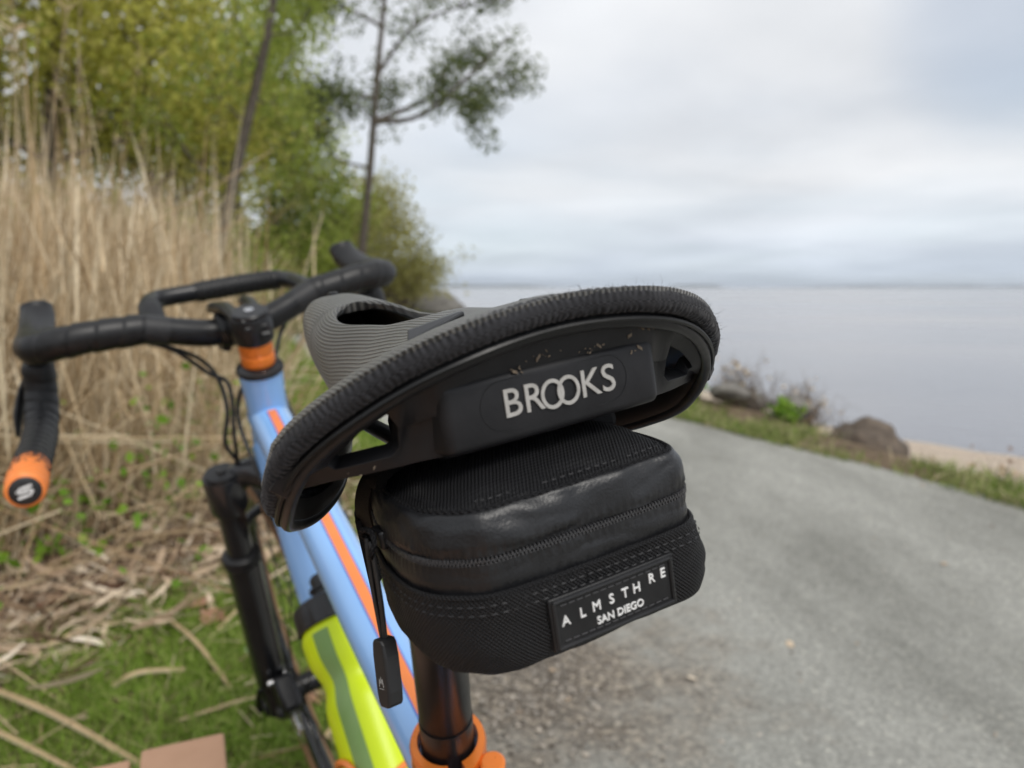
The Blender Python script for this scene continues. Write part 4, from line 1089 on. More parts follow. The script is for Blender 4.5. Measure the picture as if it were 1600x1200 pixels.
# ---- headset, stem, handlebar
def make_cockpit():
    t0 = HT + AX70 * -0.012
    mb = MB(); mb.tube([t0, t0 + AX70 * .002, t0 + AX70 * .006, t0 + AX70 * .0095], [.0245, .0262, .0255, .0195], 32)
    steer(mb.build('headset_cover', M['black_metal'], bike))
    for k in range(2):
        a = t0 + AX70 * (.0098 + k * .0142)
        steer(MB().tube([a, a + AX70 * .0006, a + AX70 * .0014, a + AX70 * .0126, a + AX70 * .0134, a + AX70 * .014], [.0172, .0180, .0184, .0184, .0180, .0172], 36).build('headset_spacer', M['orange'], bike, angle=60))
    s0 = t0 + AX70 * .0384; s1 = s0 + AX70 * .031
    hb = np.array([0.4285, 0, 0.904])
    mb = MB()
    mb.tube([s0, s0 + AX70 * .003, s1 - AX70 * .003, s1], [.0200, .0218, .0218, .0202], 32)
    mid = (s0 + s1) / 2
    # two arms run forward to the bar, the faceplate wraps it
    mb.tube([mid + [0.004, 0, 0], mid * .5 + hb * .5, hb - [.006, 0, 0]], [.0175, .0165, .0185], 20)
    mb.cyl(hb + [0, -.0225, 0], hb + [0, .0225, 0], .0212, 28, ch=.002)
    for s in (-1, 1):
        p = hb + np.array([.012, s * .0185, .0275])
        mb.tube([s1 + np.array([.008, s * .0115, -.004]), p * .5 + s1 * .5 + [0, s * .004, .004], p, p + [.012, 0, -.002]], [.0065, .0075, .007, .006], 12)
        q = hb + np.array([.012, s * .0175, -.020]); mb.tube([q - [.014, 0, 0], q + [.012, 0, 0]], .0058, 12)
        c = mid + np.array([-.0175, s * .0085, -.0095 if s < 0 else .008]); mb.cyl(c + [0, -.004, 0], c + [0, .004, 0], .0045, 12)
    st = steer(mb.build('stem', M['black_metal'], bike, angle=50))
    tc = MB().tube([s1 + AX70 * .0003, s1 + AX70 * .003, s1 + AX70 * .0045, s1 + AX70 * .0046], [.0196, .0196, .0182, .012], 32).build('top_cap', M['black_metal'], st)
    MB().tube([s1 + AX70 * .0047, s1 + AX70 * .0058, s1 + AX70 * .006], [.0052, .0052, .0042], 16).build('bolt', M['steel'], st)
    for s in (-1, 1):
        p = hb + np.array([.0245, s * .0185, .0255]); MB().cyl(p, p + np.array([.003, 0, -.0004]), .0036, 12).build('bolt', M['steel'], st)
        c = mid + np.array([-.0178, s * .0085, .0005]); MB().cyl(c + [-.003, -.003, 0], c + [-.003, .003, 0], .0022, 10).build('bolt', M['black_metal'], st)
    # handlebar
    half = [(.4285, 0, .904), (.4285, .03, .904), (.4265, .062, .913), (.425, .098, .9250), (.427, .150, .9290), (.433, .182, .9290)]
    bend = [(.433, .182, .929), (.446, .2005, .928), (.470, .2065, .927), (.510, .207, .925), (.538, .210, .907), (.545, .216, .874), (.528, .224, .842), (.482, .231, .824), (.420, .237, .8165), (.365, .2405, .8125), (.325, .242, .8095)]
    mb = MB()
    for s in (1, -1):
        H = [np.array(p) * [1, s, 1] for p in half]; Bn = [np.array(p) * [1, s, 1] for p in bend]
        mb.tube(H, [.0159, .0159, .0158, .0150, .013, .012], 24, smooth=8)
        mb.tube(Bn, .0119, 16, smooth=8)
    bar = steer(mb.build('handlebar', M['black_metal'], bike))
    # wound tape: overlapping turns stand proud as a shallow saw-tooth
    def wound(P, r0, pitch, name, m, seed, step=.0009, ends=True):
        Q = smooth_path(P, 24); L = np.concatenate([[0], np.cumsum(np.linalg.norm(np.diff(Q, axis=0), axis=1))])
        s_ = np.arange(0, L[-1], step); C = np.stack([np.interp(s_, L, Q[:, k]) for k in range(3)], 1)
        T, N, B = frames(C); seg = 26; a = np.linspace(0, 2 * np.pi, seg, endpoint=False)
        ph = s_[:, None] / pitch + a[None] / (2 * np.pi); f = ph - np.floor(ph)
        env = np.minimum(1, np.minimum(s_, L[-1] - s_) / .006)[:, None] if ends else 1.0
        r = r0 * (0.93 + 0.07 * env) + .0016 * (f ** 0.6) - .0008 * (f > .93)
        r = r + .0004 * np.array([[noise3((x * 40, y, seed)) for y in np.cos(a) * 1.5] for x in s_])
        V = (C[:, None] + r[..., None] * (np.cos(a)[None, :, None] * N[:, None] + np.sin(a)[None, :, None] * B[:, None])).reshape(-1, 3)
        F = []
        n = len(C)
        for i in range(n - 1):
            for j in range(seg): F.append((i * seg + j, i * seg + (j + 1) % seg, (i + 1) * seg + (j + 1) % seg, (i + 1) * seg + j))
        F.append(tuple(reversed(range(seg)))); F.append(tuple((n - 1) * seg + j for j in range(seg)))
        o = mesh_py(name, V, F, m, bar); return o
    def tape_mat():
        m, n, l, b = new_mat('fading_bar_tape')
        tc = n.new('ShaderNodeTexCoord'); sp = n.new('ShaderNodeSeparateXYZ'); l.new(tc.outputs['Object'], sp.inputs[0])
        vo = n.new('ShaderNodeTexVoronoi'); vo.inputs['Scale'].default_value = 620; l.new(tc.outputs['Object'], vo.inputs['Vector'])
        mr = node(n, 'ShaderNodeMapRange'); mr.inputs['From Min'].default_value = .396; mr.inputs['From Max'].default_value = .350
        mr.clamp = False
        l.new(sp.outputs['X'], mr.inputs['Value'])
        sx = n.new('ShaderNodeSeparateXYZ'); l.new(vo.outputs['Color'], sx.inputs[0])
        gt = node(n, 'ShaderNodeMath', operation='GREATER_THAN'); l.new(mr.outputs[0], gt.inputs[0]); l.new(sx.outputs['X'], gt.inputs[1])
        mx = n.new('ShaderNodeMix'); mx.data_type = 'RGBA'; mx.inputs[6].default_value = (.010, .010, .011, 1); mx.inputs[7].default_value = (.85, .24, .05, 1)
        l.new(gt.outputs[0], mx.inputs['Factor']); l.new(mx.outputs[2], b.inputs['Base Color'])
        b.inputs['Roughness'].default_value = .5
        nz = node(n, 'ShaderNodeTexNoise', Scale=700.0); l.new(tc.outputs['Object'], nz.inputs['Vector']); bump(n, l, b, nz.outputs['Fac'], .25, .0003)
        return m
    M['fade_tape'] = tape_mat()
    for s in (1, -1):
        top = [np.array(p) * [1, s, 1] for p in [(.425, .094, .9245), (.427, .150, .9290), (.433, .182, .9290), (.446, .2005, .928), (.462, .2055, .927)]]
        drop = [np.array(p) * [1, s, 1] for p in bend[4:]]
        wound(top, .0166, .026, 'bar_tape', M['tape'], 1 + s)
        wound(drop, .0168, .017, 'bar_tape', M['fade_tape'], 5 + s)
        # finishing tape at the inner end of the top
        a = np.array(half[3]) * [1, s, 1]; b = np.array([.4260, .074, .917]) * [1, s, 1]
        MB().tube([b, b * .6 + a * .4, a], [.0160, .0166, .0172], 22).build('finishing_tape', M['black_plastic'], bar)
        e0, e1 = np.array(bend[-1]) * [1, s, 1], np.array(bend[-2]) * [1, s, 1]; d = (e0 - e1) / np.linalg.norm(e0 - e1)
        MB().tube([e0 - d * .004, e0 + d * .001, e0 + d * .006, e0 + d * .0085, e0 + d * .009], [.0168, .0176, .0174, .0152, .0124], 32).build('plug_ring', M['orange_tape'], bar)
        pl = MB().tube([e0 + d * .006, e0 + d * .0098, e0 + d * .0108, e0 + d * .0109], [.0135, .0135, .0122, .006], 32).build('bar_end_plug', M['black_plastic'], bar)
        # angular S emblem, standing proud of the plug
        f = e0 + d * .0111; up = np.array([0, 0, 1.0]); up -= d * up.dot(d); up /= np.linalg.norm(up); rt = np.cross(up, -d) * -1
        rt = np.cross(d, up) * -1
        def pq(x, y, z=0): return f + rt * x + up * y + d * z
        path = [(.0058, .0044), (-.0028, .0036), (-.0062, .0010), (-.0048, -.0004), (.0042, .0006), (.0056, -.0010), (.0030, -.0040), (-.0062, -.0050)]
        E_ = MB(); w = .00125
        def seg2(a, b):
            a, b = np.array(a), np.array(b); t = (b - a) / np.linalg.norm(b - a); nn = np.array([-t[1], t[0]]) * w; a = a - t * w * .7; b = b + t * w * .7
            Q = [a + nn, b + nn, b - nn, a - nn]
            E_.add([pq(*q, 0) for q in Q] + [pq(*q, .0006) for q in Q], [(4, 5, 6, 7), (0, 1, 5, 4), (1, 2, 6, 5), (2, 3, 7, 6), (3, 0, 4, 7)])
        for i in range(len(path) - 1): seg2(path[i], path[i + 1])
        E_.build('emblem', M['white_rubber'], bar, smooth=False)
    # loop bar bolted ahead of the tops
    lp = [(.428, .084, .924), (.462, .0825, .938), (.500, .0785, .9485), (.522, .070, .9515), (.530, .052, .952), (.532, 0, .950), (.530, -.062, .9475), (.523, -.084, .946), (.500, -.095, .941), (.462, -.098, .934), (.428, -.098, .926)]
    MB().tube(lp, .0112, 18, smooth=8).build('loop_bar', M['black_metal'], bar)
    wound([lp[0], lp[1], (.492, .0800, .946)], .0122, .0058, 'loop_tape', M['tape'], 9)
    wound([(.532, .02, .9505), (.532, -.02, .9495), (.530, -.062, .9475), (.522, -.086, .9455)], .0123, .007, 'loop_tape', M['tape'], 12)
    # hoods and levers
    for s in (1, -1):
        mb = MB()
        mb.tube([np.array(p) * [1, s, 1] for p in [(.452, .2030, .928), (.478, .2065, .930), (.515, .204, .935), (.545, .200, .946), (.564, .196, .959), (.572, .194, .972), (.573, .1935, .978)]], [.0178, .0192, .0192, .0190, .0188, .0172, .0095], 20, flat=.95, smooth=6)
        mb.tube([np.array(p) * [1, s, 1] for p in [(.492, .206, .930), (.528, .206, .920), (.556, .206, .912)]], [.016, .0185, .012], 16, flat=.85, smooth=5)
        hd = steer(mb.build('brake_hood', M['rubber'], bike, angle=60))
        MB().tube([np.array(p) * [1, s, 1] for p in [(.566, .203, .932), (.578, .210, .898), (.580, .222, .858), (.570, .236, .820), (.555, .248, .796)]], [.006, .0075, .0085, .008, .0045], 12, flat=.5, smooth=6).build('brake_lever', M['black_metal'], hd)
        MB().tube([np.array(p) * [1, s, 1] for p in [(.550, .214, .912), (.556, .234, .880), (.546, .246, .852), (.534, .252, .830)]], [.005, .009, .011, .005], 12, flat=.45, smooth=6).build('shift_paddle', M['black_metal'], hd)
    # cables
    cabs = [
        ([(.427, .10, .914), (.431, .088, .9055), (.448, .050, .878), (.438, .0355, .850), (.414, .0385, .8125), (.418, .050, .775), (.430, .040, .738), (.45, .052, .70)], .0025),
        ([(.427, .105, .913), (.434, .0740, .894), (.444, .0435, .8575), (.424, .0275, .839), (.408, .0395, .782), (.428, .0435, .741), (.46, .064, .66), (.53, .068, .46), (.573, .066, .385)], .0025),
        ([(.428, -.10, .9065), (.441, -.085, .9125), (.432, -.0557, .8945), (.421, -.0325, .857), (.402, -.026, .8215), (.372, -.028, .765), (.31, -.02, .68)], .0025),
        ([(.430, -.09, .911), (.441, -.071, .910), (.436, -.046, .9035), (.424, -.0285, .888), (.415, -.018, .865), (.412, .012, .84), (.408, .030, .80), (.37, .03, .73)], .0025),
    ]
    for P, r in cabs:
        steer(MB().tube(P, r, 8, smooth=8).build('cable', M['rubber'], bike))
make_cockpit()

# ---- suspension fork
def make_fork():
    axle = np.array([.5866, 0, .345])
    d = AX70
    mb = MB()
    for s in (1,):
        pass
    top = axle + d * .415; 
    off = np.array([-.008, 0, 0])
    crown = MB()
    L = np.array([0, .0615, 0])
    cz = HT - AX70 * .158
    crown.tube([top + L - d * .030, top * .5 + cz * .5 + np.array([.004, .034, .004]), cz, top * .5 + cz * .5 + np.array([.004, -.034, .004]), top - L - d * .030], [.0175, .018, .022, .018, .0175], 16, smooth=6)
    crown.tube([cz - d * .012, cz + d * .014], [.026, .027], 24)
    fk = steer(crown.build('fork', M['black_gloss'], bike, angle=50))
    for s in (1, -1):
        o = L * s + off
        MB().tube([top + o - d * .052, top + o - d * .045, top + o - d * .004, top + o], [.0215, .0235, .0235, .0225], 26).build('crown_end', M['black_gloss'], fk)
        MB().tube([top + o, top + o + d * .004, top + o + d * .0045], [.0205, .0195, .012], 26).build('fork_cap', M['black_metal'], fk)
        MB().tube([top + o + d * .0045, top + o + d * .0075], [.0065, .0055], 6).build('cap_nut', M['black_plastic'], fk)
        MB().tube([top + o - d * .052, top + o - d * .20], .0165, 26).build('stanchion', M['black_gloss'], fk)
        sz = top + o - d * .128
        MB().tube([sz + d * .006, sz + d * .003, sz - d * .001, sz - d * .003, sz - d * .009, sz - d * .011], [.0188, .0236, .0240, .0225, .0240, .0225], 28).build('seal', M['rubber'], fk)
        low = axle + o + np.array([-.014, 0, .0])
        MB().tube([sz - d * .011, sz - d * .03, axle + o + d * .08, axle + o + d * .035, low - d * .012], [.0222, .0218, .0212, .0205, .0165], 26).build('lower_leg', M['black_gloss'], fk)
        MB().tube([axle + o + np.array([-.004, -.012 * s, 0]), axle + o + np.array([-.004, .02 * s, 0])], [.016, .0145], 20).build('dropout', M['black_metal'], fk)
    # arch over the tyre, in front of the stanchions
    sz = top + off - d * .14
    MB().tube([sz + L + [.012, 0, 0], sz + L * .7 + d * .045 + [.035, 0, 0], sz + d * .062 + [.04, 0, 0], sz - L * .7 + d * .045 + [.035, 0, 0], sz - L + [.012, 0, 0]], .011, 12, flat=.7, smooth=6).build('arch', M['black_gloss'], fk)
    # axle lever nut and brake caliper on the left leg
    p = axle + np.array([-.004, .082, 0])
    MB().cyl(p, p + [0, .008, 0], .0085, 16, ch=.001).build('axle_nut', M['black_metal'], fk)
    MB().tube([p + [0, .004, 0], p + [-.012, .005, .01], p + [-.03, .004, .03], p + [-.045, .0, .05]], [.006, .005, .0045, .004], 10, flat=.6, smooth=4).build('axle_lever', M['black_metal'], fk)
    c = axle + np.array([-.072, .052, .036])
    cb = MB().box(c, (.016, 0, .02), (0, .014, 0), (-.026, 0, .021)).build('brake_caliper', M['black_metal'], fk, bevel=.006)
    MB().cyl(c + [-.012, .010, -.012], c + [-.012, .020, -.012], .009, 16, ch=.002).build('piston_cover', M['black_plastic'], fk)
    MB().cyl(c + [.012, .012, .022], c + [.012, .019, .022], .0055, 14).build('bolt', M['steel'], fk)
    return axle
AXLE = make_fork()

# ---- wheels
def make_wheel():
    def lathe(prof, seg=96, closed=True):
        prof = np.array(prof); a = np.linspace(0, 2 * np.pi, seg, endpoint=False)
        V = np.stack([prof[:, 0][None] * np.cos(a)[:, None], np.broadcast_to(prof[:, 1][None], (seg, len(prof))), prof[:, 0][None] * np.sin(a)[:, None]], -1).reshape(-1, 3)
        n = len(prof); F = []
        for i in range(seg):
            for j in range(n if closed else n - 1):
                F.append((i * n + j, i * n + (j + 1) % n, ((i + 1) % seg) * n + (j + 1) % n, ((i + 1) % seg) * n + j))
        return V, F
    root = MB()
    th = np.linspace(0, 2 * np.pi, 20, endpoint=False)
    V, F = lathe([(.324 + .0215 * math.cos(t), .0215 * math.sin(t)) for t in th], 120)
    ty = mesh_py('wheel', V, F, [M['tyre'], M['tan_wall']], bike)
    mi = np.array([0 if (k % 20) in (17, 18, 19, 0, 1, 2) else 1 for k in range(len(F))], dtype=np.int32)
    ty.data.polygons.foreach_set('material_index', mi)
    # side knobs joined: too many to pick apart
    kb = MB()
    for k in range(150):
        for t in (-.85, -.3, .3, .85):
            a = 2 * math.pi * (k + (.5 if abs(t) < .5 else 0)) / 150
            rr = .324 + .0225 * math.cos(t); y = .0225 * math.sin(t)
            c = np.array([rr * math.cos(a), y, rr * math.sin(a)]); er = np.array([math.cos(a), 0, math.sin(a)]); et = np.array([-math.sin(a), 0, math.cos(a)])
            nrm = er * math.cos(t) + np.array([0, math.sin(t), 0]); bt = np.cross(et, nrm)
            kb.box(c, et * .0038, bt * .0032, nrm * .0012)
    k_ = kb.build('tread_knobs', M['tyre'], ty, smooth=False); k_['kind'] = 'stuff'
    V, F = lathe([(.303, -.0135), (.311, -.0135), (.311, .0135), (.303, .0135), (.286, .008), (.283, 0), (.286, -.008)], 96)
    mesh_py('rim', V, F, M['black_gloss'], ty)
    MB().tube([(0, -.05, 0), (0, -.034, 0), (0, -.033, 0), (0, -.029, 0), (0, -.028, 0), (0, .022, 0), (0, .023, 0), (0, .030, 0), (0, .031, 0), (0, .05, 0)], [.014, .014, .026, .026, .016, .016, .029, .029, .018, .018], 28).build('hub', M['black_metal'], ty)
    sp = None
    for k in range(28):
        a = 2 * math.pi * k / 28; s = 1 if k % 2 else -1; tw = .35 * (1 if (k // 2) % 2 else -1)
        if sp is None:
            V, F, U = tube_data(np.array([[0, 0, 0], [0, 0, 1.0]]), np.array([.00105, .00105]), 5)
            o = mesh_py('spoke', V, F, M['black_metal'], ty); sp = o.data
        else:
            o = bpy.data.objects.new('spoke', sp); COL.objects.link(o); o.parent = ty
        A = Vector((.026 * math.cos(a + tw * 3), s * .030, .026 * math.sin(a + tw * 3))); Bp = Vector((.288 * math.cos(a), s * .003, .288 * math.sin(a)))
        dv = Bp - A
        o.matrix_local = Matrix.Translation(A) @ dv.to_track_quat('Z', 'Y').to_matrix().to_4x4() @ Matrix.Diagonal((1, 1, dv.length, 1))
    # rotor with wavy rim and arms
    rb = MB(); seg = 72
    ri = []
    for i in range(seg):
        a = 2 * math.pi * i / seg; w = .0022 * math.sin(9 * a)
        for r in (.066 + w, .080 + w):
            for y in (.0435, .0453): ri.append((r * math.cos(a), y, r * math.sin(a)))
    F = []
    for i in range(seg):
        a, b = i * 4, ((i + 1) % seg) * 4
        F += [(a, b, b + 2, a + 2), (a + 1, a + 3, b + 3, b + 1), (a + 2, b + 2, b + 3, a + 3), (a, a + 1, b + 1, b)]
    rb.add(ri, F)
    for k in range(6):
        a = 2 * math.pi * k / 6; rb.tube([(.018 * math.cos(a), .0444, .018 * math.sin(a)), (.068 * math.cos(a + .45), .0444, .068 * math.sin(a + .45))], .0035, 6, flat=.25)
    rb.build('brake_rotor', M['steel'], ty, smooth=False)
    return ty
wheel = make_wheel()
wheel.matrix_local = ST @ Matrix.Translation(AXLE)
def copy_tree(o, parent):
    c = o.copy(); COL.objects.link(c); c.parent = parent
    for ch in list(o.children): copy_tree(ch, c)
    return c
rear = copy_tree(wheel, bike)
rear.matrix_local = Matrix.Translation((-.425, 0, .345))

def make_drivetrain():
    c = BB
    mb = MB().tube([c + [0, -.045, 0], c + [0, .045, 0]], .012, 16)
    ck = mb.build('crankset', M['black_metal'], bike)
    def ring(r, y, teeth):
        n = teeth * 4; V = []
        for i in range(n):
            a = 2 * math.pi * i / n; q = r + (.003 if i % 4 in (1, 2) else 0)
            for rr in (r * .82, q):
                for yy in (y - .0012, y + .0012): V.append((c[0] + rr * math.cos(a), yy, c[2] + rr * math.sin(a)))
        F = []
        for i in range(n):
            a, b = i * 4, ((i + 1) % n) * 4
            F += [(a, b, b + 2, a + 2), (a + 1, a + 3, b + 3, b + 1), (a + 2, b + 2, b + 3, a + 3), (a, a + 1, b + 1, b)]
        return V, F
    V, F = ring(.085, -.045, 40); m2 = MB().add(V, F)
    for k in range(5):
        a = 2 * math.pi * k / 5; m2.tube([c + [0, -.05, 0], c + [.074 * math.cos(a), -.046, .074 * math.sin(a)]], [.012, .006], 8)
    m2.build('chainring', M['black_metal'], ck, smooth=False)
    for s, a in ((1, R_(-62)), (-1, R_(118))):
        e = c + np.array([.170 * math.cos(a), s * .068, .170 * math.sin(a)])
        MB().tube([c + [0, s * .047, 0], e], [.014, .010], 12, flat=.6).build('crank_arm', M['black_metal'], ck)
        MB().box(e + [0, s * .055, 0], (.045, 0, 0), (0, .045, 0), (0, 0, .007)).build('pedal', M['black_plastic'], ck, bevel=.004)
make_drivetrain()

# ---- seatpost and clamp
def make_post():
    def ax(z): return np.array([-.306 * (z - .27), 0, z])
    top = ax(.846)
    p = MB().tube([ax(.50), ax(.699)], .0158, 40).build('seatpost', M['black_metal'], bike)
    MB().tube([ax(.6995), ax(.7000), ax(.835), top], [.0150, .0154, .0154, .0140], 40).build('upper_tube', M['black_metal'], p)
    # two-bolt saddle clamp
    h = MB(); c = top + np.array([-.012, 0, .008])
    h.box(c, (.022, 0, .0), (0, .013, 0), (0, 0, .008)); h.cyl(c + [0, -.026, .008], c + [0, .026, .008], .009, 16)
    h.build('saddle_clamp', M['black_metal'], p, bevel=.003)
    # orange seat collar: C ring with two ears facing the rear
    zc = .672; b0 = ax(zc); zd = SD; xd = np.array([1.0, 0, .306]); xd /= np.linalg.norm(xd); yd = np.array([0, 1.0, 0])
    n = 60; ga = R_(13)
    prof = [(.0181, -.0085), (.0217, -.0085), (.0228, -.006), (.0222, 0), (.0228, .006), (.0217, .0092), (.0181, .0092)]
    V, F = [], []
    for i in range(n + 1):
        a = math.pi + ga - .18 + (2 * math.pi - 2 * ga) * i / n
        th = 1 + .0 * i
        for (r, z) in prof:
            swell = 1 + .16 * math.exp(-((min(i, n - i)) / 6.0) ** 2) * (r > .02)
            V.append(b0 + (xd * math.cos(a) + yd * math.sin(a)) * r * swell + zd * z)
    m = len(prof)
    for i in range(n):
        for j in range(m): F.append((i * m + j, i * m + (j + 1) % m, (i + 1) * m + (j + 1) % m, (i + 1) * m + j))
    F.append(tuple(range(m))); F.append(tuple(reversed([n * m + j for j in range(m)])))
    cl = MB().add(V, F)
    col = cl.build('seat_collar', M['orange'], bike, angle=35)
    for s, yo in ((1, .0125), (-1, -.0165)):
        e = b0 - xd * .0262 + yd * yo
        MB().tube([e - zd * .0085, e - zd * .0075, e + zd * .0078, e + zd * .009], [.0062, .0074, .0074, .0060], 22).build('collar_ear', M['orange'], col, angle=40)
    e = b0 - xd * .0275
    MB().cyl(e + yd * .016, e + yd * .0195, .0052, 18, ch=.001).build('bolt', M['steel'], col)
    MB().cyl(e - yd * .022, e + yd * .018, .0027, 12).build('bolt_shank', M['steel'], col)
make_post()

# ---- bottle cage and bottle
DT_D = np.array([.645, 0, .764]); DT_N = np.array([-.764, 0, .645])
BC = np.array([0, .001, .27]) + DT_D * .034
def bottle_pt(t, n=.0585, y=0.0): return BC + DT_D * t + DT_N * n + np.array([0, y, 0])
def make_cage():
    r = .0395
    def rg(t, a, rr=r): return bottle_pt(t) + rr * (np.array([0, 1, 0]) * math.sin(a) - DT_N * math.cos(a))
    mb = MB()
    # one tube: up each side, hugging round the front at the top
    for s in (1, -1):
        mb.tube([rg(.115, s * .25), rg(.12, s * .7), rg(.17, s * 1.0), rg(.222, s * 1.25), rg(.236, s * 1.6), rg(.232, s * 2.1), rg(.216, s * 2.45), rg(.206, s * 3.14)], .0032, 10, smooth=6)
        mb.tube([rg(.30, s * .12, .037), rg(.2, s * .25, .037), rg(.10, s * .25, .037)], .003, 8, smooth=4)
    mb.tube([rg(.10, -.6, .034), rg(.088, 0, .03), rg(.10, .6, .034)], .0035, 8, smooth=4)
    mb.build('bottle_cage', M['orange_paint'], bike)
make_cage()
def child_at(o, base): o.matrix_local = Matrix.Translation(-Vector(base)); return o
def make_bottle():
    base = bottle_pt(.105)
    root = empty('water_bottle', mtx=BIKE @ Matrix.Translation(base))
    prof = [(.105, .030), (.107, .034), (.112, .0362), (.272, .0366), (.283, .0362), (.293, .0325), (.301, .0300), (.309, .0318), (.320, .0365), (.330, .0385), (.352, .0390), (.358, .0380), (.3595, .034)]
    zs = [a for a, _ in prof]; rs = [b for _, b in prof]
    t = np.linspace(zs[0], zs[-1], 90); r = np.interp(t, zs, rs)
    r = np.convolve(np.pad(r, 2, mode='edge'), np.ones(5) / 5, 'valid')
    child_at(MB().tube([bottle_pt(q) for q in t], r, 56).build('body', M['lime'], root), base)
    # printed stripe hugging the side
    rows = []
    a0 = 2.52
    for a in np.linspace(a0 - .23, a0 + .23, 8):
        rows.append([bottle_pt(q) + (rr + .0004) * (np.array([0, 1, 0]) * math.sin(a) - DT_N * math.cos(a)) for q, rr in zip(t[6:-3], r[6:-3])])
    V, F, U = strip_surface(rows, closed=False)
    child_at(mesh_py('stripe', V, F, M['grey_green'], root, True, U), base)
    # screw cap with grip flutes
    V, F = [], []
    seg = 112; cap = [(.358, .0390), (.3595, .0402), (.378, .0400), (.3825, .0385), (.3855, .033), (.388, .020), (.389, .0165)]
    for (q, rr) in cap:
        for j in range(seg):
            a = 2 * math.pi * j / seg; fl = .0009 * (1 if (j % 7) in (0, 1) else 0) * (1 if .359 < q < .382 else .3)
            V.append(bottle_pt(q) + (rr - fl) * (np.array([0, 1, 0]) * math.sin(a) - DT_N * math.cos(a)))
    for i in range(len(cap) - 1):
        for j in range(seg): F.append((i * seg + j, i * seg + (j + 1) % seg, (i + 1) * seg + (j + 1) % seg, (i + 1) * seg + j))
    cp = child_at(mesh_py('cap', V, F, M['black_plastic'], root), base); edge_split(cp, 35)
    sp = MB().tube([bottle_pt(q) for q in (.3885, .396, .3965, .3995, .400, .408, .412, .4125)], [.0165, .0150, .0175, .0175, .0135, .0145, .0125, .007], 28)
    child_at(sp.build('spout', M['black_plastic'], root), base)
    tag(root, 'lime yellow water bottle with black cap in the orange cage', 'water bottle')
make_bottle()

# ---- saddle (own frame: u forward from the rear edge, v left, w up)
S_R = np.array([[0.99993339, -0.00439063, 0.01067435], [0.00459222, 0.99980981, -0.01893433], [-0.01058919, 0.01898207, 0.99976375]])
S_OFF = np.array([-0.19847398, 0.00084535, 0.89888542])
def s2b(P):
    P = np.asarray(P, float)
    return (P - np.array([.14, 0, -.05])) @ S_R.T + S_OFF
EDGE = [(0, 0, -.0057), (.0001, .0305, -.0087), (.0098, .0552, -.0170), (.0288, .0748, -.0317), (.0507, .0797, -.0495), (.070, .0745, -.0585), (.092, .0630, -.0640), (.118, .0495, -.0640), (.15, .0372, -.0580), (.19, .0255, -.0520), (.23, .0190, -.0480), (.262, .0150, -.0470), (.276, .0095, -.0470), (.280, 0, -.0470)]
def edge_curve(n=10):
    full = [np.array(p) * [1, -1, 1] for p in EDGE[::-1]] + [np.array(p) for p in EDGE[1:]]
    return smooth_path(full, n)

